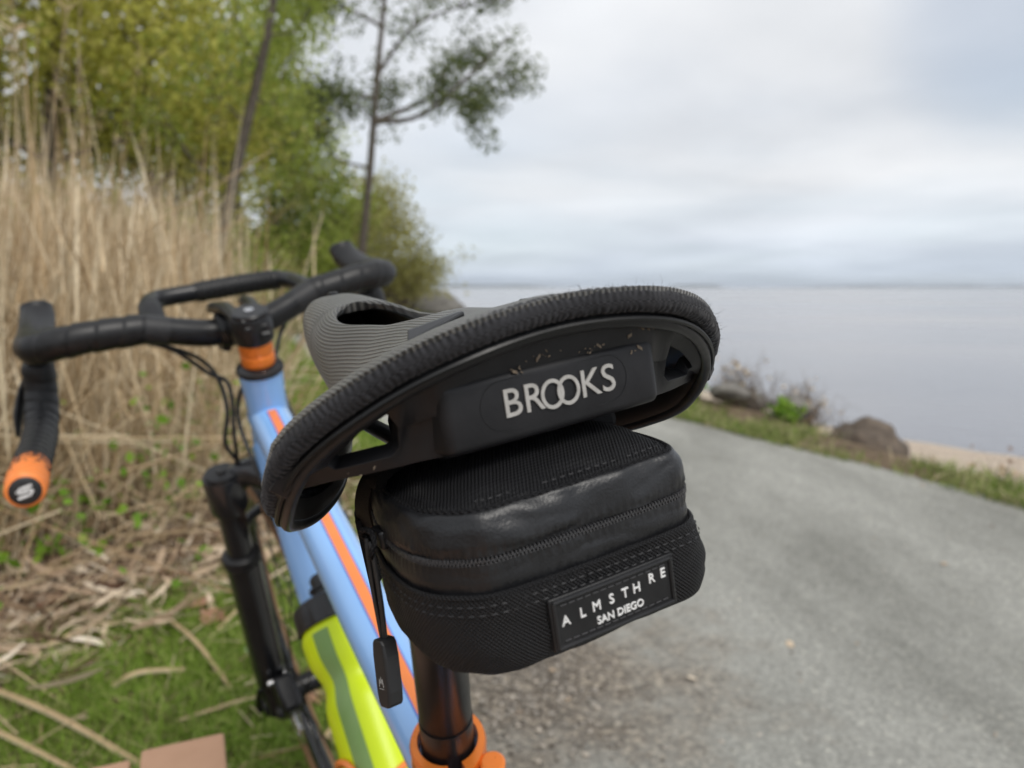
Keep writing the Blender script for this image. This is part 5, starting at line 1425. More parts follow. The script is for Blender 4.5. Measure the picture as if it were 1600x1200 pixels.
def make_saddle():
    # --- top shell
    half = smooth_path(EDGE, 30)
    iw = int(np.argmax(half[:, 1])); rearc, side = half[:iw + 1], half[iw:]
    uw, bw = side[0][0], side[0][1]
    Ls = np.concatenate([[0], np.cumsum(np.linalg.norm(np.diff(side[:, :2], axis=0), axis=1))]); Ls /= Ls[-1]
    ns, nf = 120, 26
    # stop the sides short of the nose tip, the nose is closed by its own rounding
    smax = float(np.interp(.260, side[:, 0], Ls))
    sv = np.linspace(0, smax, ns)
    us, bs, zs = (np.interp(sv, Ls, side[:, k]) for k in range(3))
    def zc(u): return float(np.interp(u, [0, .015, .04, .08, .12, .17, .21, .245, .265, .283], [-.0038, -.0040, -.0052, -.0075, -.0090, -.0085, -.0065, -.0030, -.0018, -.0030]))
    def slot(u):
        k = (u - .148) / .066
        return .0125 * math.sqrt(max(0, 1 - abs(k) ** 2.6)) * (1.0 - .12 * k) if abs(k) < 1 else 0.0
    def surf(fr, i, sgn, nose=0.0):
        s = i / (ns - 1)
        q_ = min(1, max(0, (s - .45) / .42)); q_ = q_ * q_ * (3 - 2 * q_)
        v = fr * bs[i] * (1 + 1.15 * q_ * (1 - fr ** 4))
        uR = np.interp(fr * bw, rearc[:, 1], rearc[:, 0]); zR = np.interp(fr * bw, rearc[:, 1], rearc[:, 2]) + .0034
        u = us[i] + (uR - uw) * (1 - s) ** 2.0
        z1 = zc(u) + (zs[i] - zc(u)) * abs(fr) ** (2.0 + 1.3 * s)
        k = min(1, s / .33); k = k * k * (3 - 2 * k)
        z = zR * (1 - k) + z1 * k + (0 if k >= 1 else -.0030 * k * (1 - k) * 4 * (1 - fr * fr))
        return np.array([u, sgn * v, z])
    V, UV, F = [], [], []
    for sgn in (1, -1):
        v0 = len(V); arcs = [0.0] * nf
        for i in range(ns):
            u_mid = surf(0, i, 1)[0]; f0 = min(.8, slot(u_mid) / bs[i])
            for j in range(nf):
                f = f0 + (1 - f0) * (j / (nf - 1))
                p = surf(f, i, sgn)
                # a soft roll-down at the slot edge
                if slot(u_mid) > .002 and j < 3: p[2] -= (.0016, .0005, .0001)[j]
                V.append(p); acc = 0.0 if j == 0 else acc + float(np.linalg.norm(p - V[-2])); UV.append((sgn * (f0 * bs[i] + acc), p[0])); arcs[j] = sgn * (f0 * bs[i] + acc)
        # nose cap: rings sweeping down and round
        last = [V[v0 + (ns - 1) * nf + j].copy() for j in range(nf)]
        K = 14
        for k in range(1, K + 1):
            t = k / K * math.pi / 2
            for j in range(nf):
                b = last[j]; f = j / (nf - 1)
                tip = .0225 * math.sqrt(max(0, 1 - f ** 2.2)) + .0003
                u = b[0] + tip * math.sin(t) - .022 * (k / K) ** 2.2; z = -.045 + (b[2] + .045) * (math.cos(t) ** .55 if k < K else 0) 
                vv = b[1] * (1 - .38 * (k / K) ** 1.6)
                V.append(np.array([u, vv, z])); UV.append((arcs[j], b[0] + .05 * k / K))
        rows = ns + K
        for i in range(rows - 1):
            for j in range(nf - 1):
                a = v0 + i * nf + j
                q = (a, a + 1, a + nf + 1, a + nf)
                F.append(q[::-1] if sgn > 0 else q)
    me = bpy.data.meshes.new('saddle'); me.from_pydata([tuple(p) for p in s2b(V)], [], F)
    ul = me.uv_layers.new(name='UVMap'); idx = np.zeros(len(me.loops), int); me.loops.foreach_get('vertex_index', idx)
    ul.data.foreach_set('uv', np.array(UV, np.float32)[idx].ravel())
    bm = bmesh.new(); bm.from_mesh(me)
    bmesh.ops.remove_doubles(bm, verts=bm.verts, dist=2e-5); bmesh.ops.recalc_face_normals(bm, faces=bm.faces)
    bad = []
    for f in bm.faces:
        q = (np.array(f.calc_center_median()) - S_OFF) @ S_R + np.array([.14, 0, -.05])
        ref = s2b([min(.245, q[0]), 0, -.075 if q[0] < .2 else -.06])
        if f.normal.dot(f.calc_center_median() - Vector(ref)) < 0: bad.append(f)
    bmesh.ops.reverse_faces(bm, faces=bad)
    bm.to_mesh(me); bm.free()
    sad = link('saddle', me, [M['saddle_top'], M['gloss']], bike)
    so = sad.modifiers.new('solid', 'SOLIDIFY'); so.thickness = .0048; so.offset = -1; so.material_offset = 1; so.material_offset_rim = 0
    bv = sad.modifiers.new('round', 'BEVEL'); bv.width = .0014; bv.segments = 3; bv.limit_method = 'ANGLE'; bv.angle_limit = R_(50)

    # --- rolled cloth edge with coarse stitches
    P = edge_curve(14); L = np.concatenate([[0], np.cumsum(np.linalg.norm(np.diff(P, axis=0), axis=1))])
    sL = np.arange(0, L[-1], .00055); C = np.stack([np.interp(sL, L, P[:, k]) for k in range(3)], 1)
    ctr = C - np.array([.13, 0, -.06])
    T = np.gradient(C, axis=0); T /= np.linalg.norm(T, axis=1)[:, None]
    out = np.cross(T, np.array([0, 0, 1.0])); out /= np.linalg.norm(out, axis=1)[:, None]
    out *= np.sign((out * ctr).sum(1))[:, None]
    upv = np.cross(out, T); upv *= np.sign(upv[:, 2])[:, None]
    # 0 at the rear middle, 1 at the nose
    far = np.abs(sL - L[-1] / 2) / (L[-1] / 2)
    rr = np.interp(far, [0, .42, .6, 1], [.0035, .0035, .0028, .0022])
    seg = 26; a = np.linspace(0, 2 * np.pi, seg, endpoint=False)
    V, UV = [], []
    for i in range(len(C)):
        for j, t in enumerate(a):
            wob = noise3((sL[i] * 130, 3 * math.cos(t), 3 * math.sin(t)), 1)
            st_ = math.sin(2 * math.pi * (sL[i] / .0042 + .35 * math.sin(t) + .35 * wob))
            amp = .00034 * (1 - .7 * min(1, max(0, (far[i] - .45) / .15)))
            d = amp * (abs(st_) * 1.2 - .5) + .00045 * noise3((sL[i] * 900, 7 * math.cos(t), 7 * math.sin(t)), 1) * (amp / .00034)
            r = rr[i] + d
            V.append(C[i] - out[i] * .0024 - upv[i] * .0004 + out[i] * r * .92 * math.cos(t) + upv[i] * r * 1.0 * math.sin(t)); UV.append((t * .005, sL[i]))
    F = []
    n = len(C)
    for i in range(n - 1):
        for j in range(seg):
            F.append((i * seg + j, i * seg + (j + 1) % seg, (i + 1) * seg + (j + 1) % seg, (i + 1) * seg + j))
    mesh_py('edge_roll', s2b(V), F, M['roll'], sad, True, UV)
    # loose fibres on the roll
    rs = np.random.default_rng(5); nh = 1700
    i = rs.integers(0, n, nh); t = rs.uniform(-1.2, 2.6, nh)
    ok = far[i] < .62; i, t = i[ok], t[ok]; nh = len(i)
    nrm = out[i] * np.cos(t)[:, None] + upv[i] * np.sin(t)[:, None]
    p0 = C[i] - out[i] * .0018 + nrm * rr[i][:, None] * .95
    ln = rs.exponential(.0007, nh) + .0003
    tip = nrm * ln[:, None] + rs.normal(0, .5, (nh, 3)) * ln[:, None]
    Pp = p0[:, None] + np.stack([np.zeros((nh, 3)), nrm * ln[:, None] * .5 + tip * .15, tip], 1)
    sd = np.cross(nrm, rs.normal(0, 1, (nh, 3))); sd /= np.linalg.norm(sd, axis=1)[:, None]
    Vh, Fh = ribbons(Pp, np.full((nh, 3), .00005) * np.array([1, .8, .3]), sd)
    fz = mesh_np('fibres', s2b(Vh), Fh, M['fuzz'], sad); fz['kind'] = 'stuff'

    # --- rubber lip tucked under the roll
    Cl = C - out * .0048 - upv * .0062
    keep = far < .66
    Ck, ok_, uk = Cl[keep], out[keep], upv[keep]
    rings = []
    for t in np.linspace(0, 2 * np.pi, 15)[:-1]:
        rings.append(Ck + ok_ * .0020 * math.cos(t) + uk * .0024 * math.sin(t))
    Rg = np.stack(rings, 1)
    Vl, Fl, Ul = strip_surface(Rg[::3], closed=True)
    mesh_py('lip', s2b(Vl), Fl, M['rubber'], sad)
    # thin bead between roll and lip
    Cb = (C - out * .0022 - upv * .0058)[keep][::4]
    MB().tube(s2b(Cb), .0008, 6).build('bead', M['gloss'], sad)
    # smooth inner skirt behind the roll
    Cn, on_, un = C[keep][::4], out[keep][::4], upv[keep][::4]
    skirt = np.stack([Cn - on_ * .0062 - un * .0060, Cn - on_ * .0072 - un * .0040, Cn - on_ * .0078 - un * .0010, Cn - on_ * .0082 + un * .0015], 0)
    Vi, Fi, Ui = strip_surface(skirt, closed=False)
    mesh_py('inner_skirt', s2b(Vi), Fi, M['gloss'], sad)

    # --- rear bracket: one bowed plate with an opening in each arm
    vv = [0, .012, .024, .0345, .037, .0405, .0430, .0455, .0475, .051, .055, .0590, .0620, .0635, .069, .073, .0755]
    uu = np.interp(vv, [0, .0345, .041, .0475, .053, .060, .067, .073, .0785], [.0145, .0155, .0210, .0245, .0270, .0310, .0360, .0420, .0510])
    wt = np.interp(vv, [0, .02, .0365, .046, .053, .060, .067, .073, .0785], [-.0125, -.0140, -.0175, -.0205, -.0240, -.0290, -.0350, -.0420, -.0520])
    wb = np.interp(vv, [0, .0345, .041, .046, .053, .060, .067, .073, .0785], [-.0425, -.0415, -.0425, -.0432, -.0438, -.0443, -.0452, -.0472, -.0545])
    ht = np.interp(vv, [.0455, .0475, .055, .0620, .0635], [-.0310, -.0270, -.0310, -.0368, -.0385]); hb_ = np.interp(vv, [.0455, .0475, .055, .0620, .0635], [-.0370, -.0392, -.0400, -.0408, -.0395])
    V, F = [], []
    def col(k, s): 
        u, v = uu[k], s * vv[k]
        inh = .0454 < vv[k] < .0636
        a, b = (ht[k], hb_[k]) if inh else ((wt[k] * .5 + wb[k] * .5,) * 2)
        if abs(vv[k] - .0455) < 1e-6 or abs(vv[k] - .0635) < 1e-6: a, b = (ht[k], hb_[k])
        q = [wt[k], wt[k] * .5 + a * .5, a, b, wb[k] * .5 + b * .5, wb[k]]
        # lower edge flares back a touch, upper edge leans forward under the lip
        return [(u - (.0065 + .0045 * min(1, max(0, (vv[k] - .036) / .01))) * (1 - i_ / 5) ** 1.7, v, z) for i_, z in enumerate(q)]
    order = [(k, -1) for k in range(len(vv) - 1, 0, -1)] + [(k, 1) for k in range(len(vv))]
    for (k, s) in order: V += col(k, s)
    for i_ in range(len(order) - 1):
        ka, kb = order[i_][0], order[i_ + 1][0]
        hole = (.0454 < vv[ka] < .0636) and (.0454 < vv[kb] < .0636)
        for j in range(5):
            if hole and j == 2: continue
            if not hole and j == 2 and False: continue
            a = i_ * 6 + j; F.append((a, a + 6, a + 7, a + 1))
    V = np.array(V)
    br = mesh_py('bracket', s2b(V), F, M['plate'], sad)
    bm = bmesh.new(); bm.from_mesh(br.data); bmesh.ops.remove_doubles(bm, verts=bm.verts, dist=1e-6)
    bmesh.ops.dissolve_degenerate(bm, edges=bm.edges, dist=1e-6); bmesh.ops.recalc_face_normals(bm, faces=bm.faces)
    if sum((f.normal.x * f.calc_area() for f in bm.faces)) > 0: bmesh.ops.reverse_faces(bm, faces=bm.faces)
    bm.to_mesh(br.data); bm.free()
    br.data.polygons.foreach_set('use_smooth', np.ones(len(br.data.polygons), bool))
    so = br.modifiers.new('solid', 'SOLIDIFY'); so.thickness = .0052; so.offset = -1
    bv = br.modifiers.new('round', 'BEVEL'); bv.width = .0013; bv.segments = 3; bv.limit_method = 'ANGLE'; bv.angle_limit = R_(40)
    # raised centre panel carrying the name, chamfered to the plate
    PU = .0095
    def panel(u0, u1, v1, v0, wt_, wb_, gt, gb):
        o = [(u0, v0, wt_), (u0, -v0, wt_), (u0, -v0, wb_), (u0, v0, wb_)]
        i_ = [(u1, v1, wt_ - gt), (u1, -v1, wt_ - gt), (u1, -v1, wb_ + gb), (u1, v1, wb_ + gb)]
        return o + i_, [(4, 5, 6, 7), (0, 1, 5, 4), (1, 2, 6, 5), (2, 3, 7, 6), (3, 0, 4, 7)]
    Vp, Fp = panel(.0215, PU, .0350, .0385, -.0185, -.0418, .0028, .0004)
    # densify so that the panel can bow slightly
    bm = bmesh.new(); vs = [bm.verts.new(tuple(p)) for p in Vp]
    for f in Fp: bm.faces.new([vs[q] for q in f])
    bmesh.ops.subdivide_edges(bm, edges=[e_ for e_ in bm.edges if abs(e_.verts[0].co.y - e_.verts[1].co.y) > .05], cuts=14, use_grid_fill=True)
    bmesh.ops.recalc_face_normals(bm, faces=bm.faces)
    for v in bm.verts:
        v.co = Vector(s2b([v.co.x + .0012 * (v.co.y / .036) ** 2, v.co.y, v.co.z]))
    me = bpy.data.meshes.new('name_panel'); bm.to_mesh(me); bm.free()
    pn = link('name_panel', me, M['plate'], sad)
    bv = pn.modifiers.new('round', 'BEVEL'); bv.width = .0026; bv.segments = 4; bv.limit_method = 'ANGLE'; bv.angle_limit = R_(30)
    # letters
    W0 = -.0303; V0 = .0006
    def put(VF, dx, dy, sc=(1, 1)):
        Vt, Ft = VF
        Vt = Vt * np.array([sc[0], sc[1], 1])
        v = V0 - (Vt[:, 0] + dx); u = PU + .0012 * (v / .036) ** 2 - .00005 - (Vt[:, 2] + .00025)
        return np.stack([u, v, W0 + Vt[:, 1] + dy], 1), Ft
    def ring_letter(cx, w, h, st_):
        n_ = 40; V, F = [], []
        for q in range(n_):
            t = 2 * math.pi * q / n_
            for k in (1, 1 - st_ / w):
                kk = 1 if k == 1 else None
                for z in (.0, .00045):
                    rx, ry = (w, h) if k == 1 else (w - st_, h - st_)
                    V.append((cx + rx * math.cos(t), ry * math.sin(t), z))
        for q in range(n_):
            a, b = q * 4, ((q + 1) % n_) * 4
            F += [(a + 1, b + 1, b + 3, a + 3), (a, a + 1, b + 1, b)[::-1], (a + 2, b + 2, b + 3, a + 3)[::-1]]
        return np.array(V), F
    mbL = MB()
    for ch, cx, sx in (('B', -.0146, .95), ('R', -.0080, .95), ('K', .0108, .98), ('S', .0172, 1.02)):
        Vq, Fq = put(text_mesh(ch, .0114, .00025, 0.0, .00004), cx, 0, (sx, 1)); mbL.add(s2b(Vq), Fq)
    for cx in (-.0020, .0033):
        Vr, Fr = ring_letter(cx, .00375, .0043, .00105)
        Vq, Fq = put((Vr, Fr), 0, 0); mbL.add(s2b(Vq), Fq)
    mbL.build('lettering', M['letter'], sad, smooth=False)
    # engraved oval round the name
    ov = []
    for q in range(80):
        t = 2 * math.pi * q / 80; x = .0172 * np.sign(math.cos(t)) + .0068 * math.cos(t); y = .0070 * math.sin(t)
        v = V0 - x; ov.append((PU + .0012 * (v / .036) ** 2 - .00003, v, W0 + y))
    ov.append(ov[0]); MB().tube(s2b(ov), .00012, 5, cap=False).build('oval_line', M['black_metal'], sad)
    # dried mud specks
    from mathutils.bvhtree import BVHTree
    trees_ = [BVHTree.FromPolygons([v.co[:] for v in o_.data.vertices], [tuple(p.vertices) for p in o_.data.polygons]) for o_ in (br, pn)]
    fwd = Vector(S_R @ np.array([1.0, 0, 0]))
    mud = MB(); rs = np.random.default_rng(3)
    for (v, w, k, sp_) in [(-.032, -.0175, 30, .0028), (-.014, -.0205, 9, .0022), (.004, -.0195, 8, .003), (.013, -.0215, 6, .003), (-.026, -.024, 4, .002), (.058, -.0425, 3, .005)]:
        for q in range(k):
            c = np.array([PU + .0012 * (v / .036) ** 2 + (.0035 if w > -.0212 else .0003), v + rs.normal(0, sp_), w + rs.normal(0, .0007)])
            c[0] = -.05; o_ = s2b([c])[0]
            hits = [h_ for h_ in (t_.ray_cast(Vector(o_), fwd) for t_ in trees_) if h_[0] is not None]
            if not hits: continue
            c = np.array(min(hits, key=lambda h_: h_[3])[0]) - np.array(fwd) * .0001
            s_ = rs.uniform(.00006, .00022) * (1.0 if q else 2.4)
            mud.box(c, (.00015, 0, 0), (0, s_ * 1.6, rs.normal(0, s_)), (0, 0, s_))
    md = mud.build('mud_specks', mat('dried_mud', (.12, .095, .07), .9, c2=(.30, .24, .175), scale=800), sad, smooth=False); md['kind'] = 'stuff'
    # polished trapezoid inserts near the rear edge and the nose
    for s in (1, -1):
        q = [(.0215, .0380), (.0300, .0345), (.0500, .0115), (.0440, .0105)]
        top, bot = [], []
        for (u, v) in q:
            z = zc(u) - .0014 - (.0030 if u < .03 else 0.0) - 3.0 * max(0, v - .012) ** 2
            top.append((u, s * v, z + .0012)); bot.append((u, s * v, z - .004))
        Vb = s2b(top + bot); Fb = [(0, 1, 2, 3), (0, 4, 5, 1), (1, 5, 6, 2), (2, 6, 7, 3), (3, 7, 4, 0)]
        if s > 0: Fb = [f[::-1] for f in Fb]
        b = mesh_py('rivet_plate', Vb, Fb, M['black_metal'], sad, smooth=False)
        bv = b.modifiers.new('round', 'BEVEL'); bv.width = .0008; bv.segments = 2
    MB().tube(s2b([(.262, 0, -.0022), (.262, 0, -.0008), (.262, 0, -.0004)]), [.0030, .0028, .0018], 18).build('nose_rivet', M['black_metal'], sad)
    # rails
    for s in (1, -1):
        MB().tube(s2b([(.022, s * .030, -.034), (.045, s * .026, -.042), (.075, s * .022, -.0535), (.12, s * .022, -.056), (.18, s * .021, -.055), (.215, s * .016, -.046), (.258, s * .008, -.034)]), .0035, 12, smooth=8).build('rail', M['black_metal'], sad)
    MB().box(s2b([.258, 0, -.030])[None][0], (.012, 0, 0), (0, .014, 0), (0, 0, .008)).build('nose_block', M['plate'], sad, bevel=.003)
    return sad
saddle = make_saddle()

# ---- saddle bag
def make_bag():
    base = s2b([.05, 0, -.105])
    root = empty('saddle_bag', mtx=BIKE @ Matrix.Translation(Vector(base)))
    hp = [(-.0035, .007), (-.0035, -.010), (-.0032, -.022), (-.0018, -.0300), (.004, -.0352), (.016, -.0375), (.032, -.0375), (.055, -.0365), (.085, -.033), (.102, -.024), (.108, -.008), (.108, .010), (.103, .024), (.092, .0355), (.070, .0450), (.045, .0500), (.025, .0505), (.0130, .0482), (.0045, .0425), (-.0012, .0345), (-.0030, .022)]
    out = smooth_path([(u, v, 0) for u, v in hp], 16, closed=True)
    n = 480
    L = np.concatenate([[0], np.cumsum(np.linalg.norm(np.diff(np.vstack([out, out[:1]]), axis=0), axis=1))])
    o2 = np.vstack([out, out[:1]]); sL = np.linspace(0, L[-1], n, endpoint=False)
    O = np.stack([np.interp(sL, L, o2[:, k]) for k in range(3)], 1)
    T = np.roll(O, -1, 0) - np.roll(O, 1, 0); T /= np.linalg.norm(T, axis=1)[:, None]
    N = np.stack([T[:, 1], -T[:, 0], 0 * T[:, 0]], 1); Cc = np.array([.05, .006, 0])
    N *= np.sign((N * (O - Cc)).sum(1))[:, None]
    ZT, ZZ, ZS, ZB = -.0540, -.0668, -.0765, -.1030
    def ring(w, d=0.0, sc=1.0, amp=0.0, seed=0, lift=None):
        P = Cc + (O - Cc) * sc + N * d
        P = P.copy(); P[:, 2] = w + (0 if lift is None else lift(P))
        if w < ZS: P += N * (.0032 * max(0, min(1, (ZS - w) / .012)) * max(0, min(1, (w - ZB + .004) / .008)) * np.clip(-(P[:, 1] + .022) / .014, 0, 1) * np.clip((.04 - P[:, 0]) / .03, 0, 1))[:, None]
        if amp:
            for i in range(n):
                k = noise3((P[i][0] * 55, P[i][1] * 55, w * 90 + seed)) + .6 * noise3((P[i][0] * 160, P[i][1] * 160, w * 200 + seed))
                pk = math.exp(-((abs(w + .0668) - .0022) / .0018) ** 2) + .7 * math.exp(-((w + .0752) / .0014) ** 2)
                pk *= .5 + .5 * noise3((P[i][0] * 40, P[i][1] * 40, seed + 9.0))
                cr = 1 - abs(noise3((sL[i] * 26, w * 130 + seed * 3.1, seed))) * 5
                cr = max(0, cr) * (.5 + .5 * noise3((sL[i] * 9, w * 30, 7.7 + seed)))
                P[i] += N[i] * (amp * k - amp * .9 * cr + .00042 * pk * math.sin(sL[i] / .0026 * 2 * math.pi + 2.5 * noise3((P[i][0] * 200, P[i][1] * 200, seed))))
                P[i][2] += amp * .5 * noise3((P[i][0] * 70, P[i][1] * 70, seed + 5.0))
        return P
    def slope(P): return .06 * (P[:, 0] - 0.0) * (P[:, 0] < .2)
    def panel(name, spec, m, amp=0.0, planar=False, seed=0, fine=5):
        sp = np.array(spec); t = np.arange(len(sp)); tt = np.linspace(0, len(sp) - 1, (len(sp) - 1) * fine + 1)
        sp2 = smooth_path(spec, fine)
        rings = [ring(w, d, sc, amp, seed) for (w, d, sc) in sp2]
        V, F, U = strip_surface(rings)
        if planar:
            Rg = np.array(rings).reshape(-1, 3); U = Rg[:, [1, 0]]
        o = mesh_py(name, s2b(V), F, m, root, True, U)
        bm = bmesh.new(); bm.from_mesh(o.data); bmesh.ops.recalc_face_normals(bm, faces=bm.faces); bm.to_mesh(o.data); bm.free()
        o.data.polygons.foreach_set('use_smooth', np.ones(len(o.data.polygons), bool))
        return child_at(o, base)
    ZT, ZZ, ZS, ZB = -.0540, -.0668, -.0765, -.1030
    panel('base_panel', [(ZB - .0012, 0, .02), (ZB - .0010, 0, .5), (ZB - .0006, 0, .80), (ZB + .0004, -.0060, 1), (ZB + .0032, -.0016, 1), (ZB + .0090, .0004, 1), (ZB + .017, .0010, 1), (ZS - .003, .0012, 1), (ZS - .0002, .0012, 1), (ZS + .0004, .0004, 1), (ZS + .0001, -.002, 1)], M['cordura'], .0007, seed=1)
    panel('lower_panel', [(ZS - .002, -.0008, 1), (ZS + .001, -.0003, 1), (ZS + .0035, .0000, 1), (ZZ - .0035, -.0001, 1), (ZZ - .0015, -.0002, 1), (ZZ - .0009, -.0004, 1), (ZZ - .0008, -.0018, 1)], M['coated'], .0005, seed=2)
    panel('upper_panel', [(ZZ + .0008, -.0018, 1), (ZZ + .0009, -.0005, 1), (ZZ + .0015, -.0003, 1), (ZZ + .0040, -.0001, 1), (ZT - .0035, -.0010, 1), (ZT - .0008, -.0022, 1), (ZT + .0001, -.0036, 1), (ZT - .0003, -.0050, 1)], M['coated'], .0010, seed=3)
    panel('top_panel', [(ZT - .0012, -.0040, 1), (ZT + .0002, -.0046, 1), (ZT + .0018, -.0075, 1), (ZT + .0050, -.0020, .78), (ZT + .0082, 0, .5), (ZT + .0092, 0, .02)], M['ribbed'], .0012, planar=True, seed=4)
    # edge binding between the top and the coated side
    def hoop(name, w, d, r, m, flat=1.0, sel=None):
        P = ring(w, d); P = np.vstack([P, P[:1]])
        return child_at(MB().tube(s2b(P), r, 8, cap=False, flat=flat).build(name, m, root), base)
    hoop('binding', ZT - .0002, -.0040, .0009, M['webbing'])
    hoop('seam_hem', ZS + .0001, .0006, .0008, M['cordura'])
    # stitches: short raised threads along the hems
    st = MB()
    P1 = ring(ZS - .0022, .0014); P2 = ring(ZS - .0046, .0015); P3 = ring(ZT + .0014, -.0070)
    for P in (P1, P2, P3):
        for i in range(0, n, 4):
            a = P[i]; b = P[(i + 2) % n]; st.tube(s2b([a, (a + b) / 2 + N[i] * .00012, b]), .00018, 4, cap=False)
    s_ = child_at(st.build('stitching', M['stitch'], root), base); s_['kind'] = 'stuff'
    # zip: two rows of small teeth in the gap
    zt = MB(); dens = 620
    zi = np.linspace(0, n, dens, endpoint=False)
    Pz = ring(ZZ, -.0004)
    for k, q in enumerate(zi):
        i = int(q); f = q - i; a = Pz[i % n] * (1 - f) + Pz[(i + 1) % n] * f
        if a[0] > .07: continue
        nn, tt_ = N[i % n], T[i % n]
        up = (k % 2) * 2 - 1
        c = s2b([a + np.array([0, 0, .00042 * up])])[0]
        zt.box(c, (S_R @ (nn * .0006)), (S_R @ (tt_ * .00021)), (S_R @ np.array([0, 0, .00050])))
    z = child_at(zt.build('zip_teeth', M['tooth'], root, smooth=False), base); z['kind'] = 'stuff'
    hoop('zip_tape', ZZ, -.0026, .0011, M['webbing'])
    # rubber name patch on the rear, bent to the face of the bag
    pw, pht = .0208, .0078; pc_w = -.0893
    def face_u(v): return float(np.interp(abs(v), [0, .012, .024, .030, .0365], [-.0036, -.0035, -.0032, -.0022, .0015])) - .0014
    def patch(half_w, half_h, lift, th, name, m, parent, bev):
        V, F = [], []; nx = 16
        for i in range(nx + 1):
            v = half_w - 2 * half_w * i / nx
            for j, (w, u) in enumerate([(pc_w + half_h, 0), (pc_w + half_h, -th), (pc_w - half_h, -th), (pc_w - half_h, 0)]):
                V.append((face_u(v) - lift + u, v, w))
        for i in range(nx):
            for j in range(3): a = i * 4 + j; F.append((a, a + 1, a + 5, a + 4))
        F.append((0, 1, 2, 3)[::-1]); F.append(tuple(nx * 4 + k for k in range(4)))
        o = mesh_py(name, s2b(V), F, m, parent, True); edge_split(o, 30)
        bm = bmesh.new(); bm.from_mesh(o.data); bmesh.ops.recalc_face_normals(bm, faces=bm.faces); bm.to_mesh(o.data); bm.free()
        b = o.modifiers.new('round', 'BEVEL'); b.width = bev; b.segments = 2; b.limit_method = 'ANGLE'; b.angle_limit = R_(40)
        return o
    lp = child_at(patch(pw, pht, -.0008, .0018, 'label_patch', M['rubber'], root, .0003), base)
    # raised border frame
    fr = MB()
    lift = .0012
    for (v0, w0, v1, w1) in [(pw - .0012, pht - .0011, -pw + .0012, pht - .0011), (pw - .0012, -pht + .0011, -pw + .0012, -pht + .0011), (pw - .0012, pht - .0011, pw - .0012, -pht + .0011), (-pw + .0012, pht - .0011, -pw + .0012, -pht + .0011)]:
        pts = [(face_u(v0 + (v1 - v0) * t) - .0010, v0 + (v1 - v0) * t, pc_w + w0 + (w1 - w0) * t) for t in np.linspace(0, 1, 14)]
        fr.tube(s2b(pts), .00075, 8)
    fr.build('border', M['rubber'], lp)
    sx = MB()
    for (v0, w0, v1, w1) in [(pw - .0030, pht - .0026, -pw + .0030, pht - .0026), (pw - .0030, -pht + .0026, -pw + .0030, -pht + .0026)]:
        k = 14
        for q in range(k):
            t0, t1 = (q + .12) / k, (q + .88) / k
            pts = [(face_u(v0 + (v1 - v0) * t) - .0010, v0 + (v1 - v0) * t, pc_w + w0 + (w1 - w0) * t) for t in (t0, (t0 + t1) / 2, t1)]
            sx.tube(s2b(pts), .00032, 6)
    ss = sx.build('patch_stitching', M['stitch'], lp); ss['kind'] = 'stuff'
    def letters(body, cx, cw, size, ex, sxx=1.0, rot=0.0):
        Vt, Ft = text_mesh(body, size, ex, .00006)
        c, s = math.cos(rot), math.sin(rot)
        x = (Vt[:, 0] * sxx) * c - Vt[:, 1] * s + cx; y = (Vt[:, 0] * sxx) * s + Vt[:, 1] * c + cw
        v = -x; u = np.array([face_u(q) for q in v]) - .00105 - (Vt[:, 2] + ex)
        return np.stack([u, v, pc_w + y], 1), Ft
    lm = MB()
    for ch, x, dy in (('A', -.0165, .0006), ('L', -.0112, .0010), ('M', -.0066, .0013), ('S', -.0016, .0016), ('T', .0030, .0017), ('H', .0070, .0018), ('R', .0124, .0028), ('E', .0165, .0030)):
        V, F = letters(ch, x, dy, .0040, .00016, .95); lm.add(s2b(V), F)
    V, F = letters('SAN DIEGO', .0009, -.0031, .0031, .00016, .98); lm.add(s2b(V), F)
    lm.build('lettering', M['white_rubber'], lp, smooth=False)

    # webbing strap up to the rails with a frayed hook-and-loop end
    def strap(name, P, wv, th, m, seed=0):
        P = smooth_path(P, 8); wv = np.array(wv); V, F = [], []
        T_ = np.gradient(P, axis=0); T_ /= np.linalg.norm(T_, axis=1)[:, None]
        nn = np.cross(T_, wv / np.linalg.norm(wv)); nn /= np.linalg.norm(nn, axis=1)[:, None]
        rings = []
        for i in range(len(P)):
            rings.append([P[i] - wv - nn[i] * th, P[i] + wv - nn[i] * th, P[i] + wv + nn[i] * th, P[i] - wv + nn[i] * th])
        V, F, U = strip_surface(rings, closed=True)
        F = list(F) + [(3, 2, 1, 0), tuple(len(V) - 4 + k for k in range(4))]
        o = mesh_py(name, s2b(V), F, m, root, True, U); edge_split(o, 30)
        return child_at(o, base)
    strap('strap', [(.062, .022, -.0500), (.060, .034, -.0490), (.062, .0445, -.0545), (.070, .0475, -.066), (.082, .0445, -.080), (.090, .0405, -.094)], (.0105, 0, -.0025), .0009, M['webbing'])
    strap('strap', [(.045, .030, -.0470), (.046, .040, -.0475), (.048, .0460, -.0510), (.0495, .0475, -.0550)], (.0065, 0, -.001), .0016, M['webbing'])
    strap('strap', [(.062, -.018, -.0500), (.060, -.028, -.0490), (.066, -.0375, -.0560), (.074, -.0385, -.070), (.086, -.0370, -.088)], (.0105, 0, -.0025), .0009, M['webbing'])
    strap('hanger', [(.050, .022, -.0490), (.052, .012, -.0470), (.052, -.012, -.0470), (.050, -.022, -.0490)], (.012, 0, 0), .0012, M['webbing'])
    pad = MB()
    for k, (w, hu, hv) in enumerate([(-.0415, .021, .027)]):
        pad.box(s2b([[.056, 0, -.0455]])[0], S_R @ np.array([.027, 0, 0]), S_R @ np.array([0, .031, 0]), S_R @ np.array([.001, 0, .0058]))
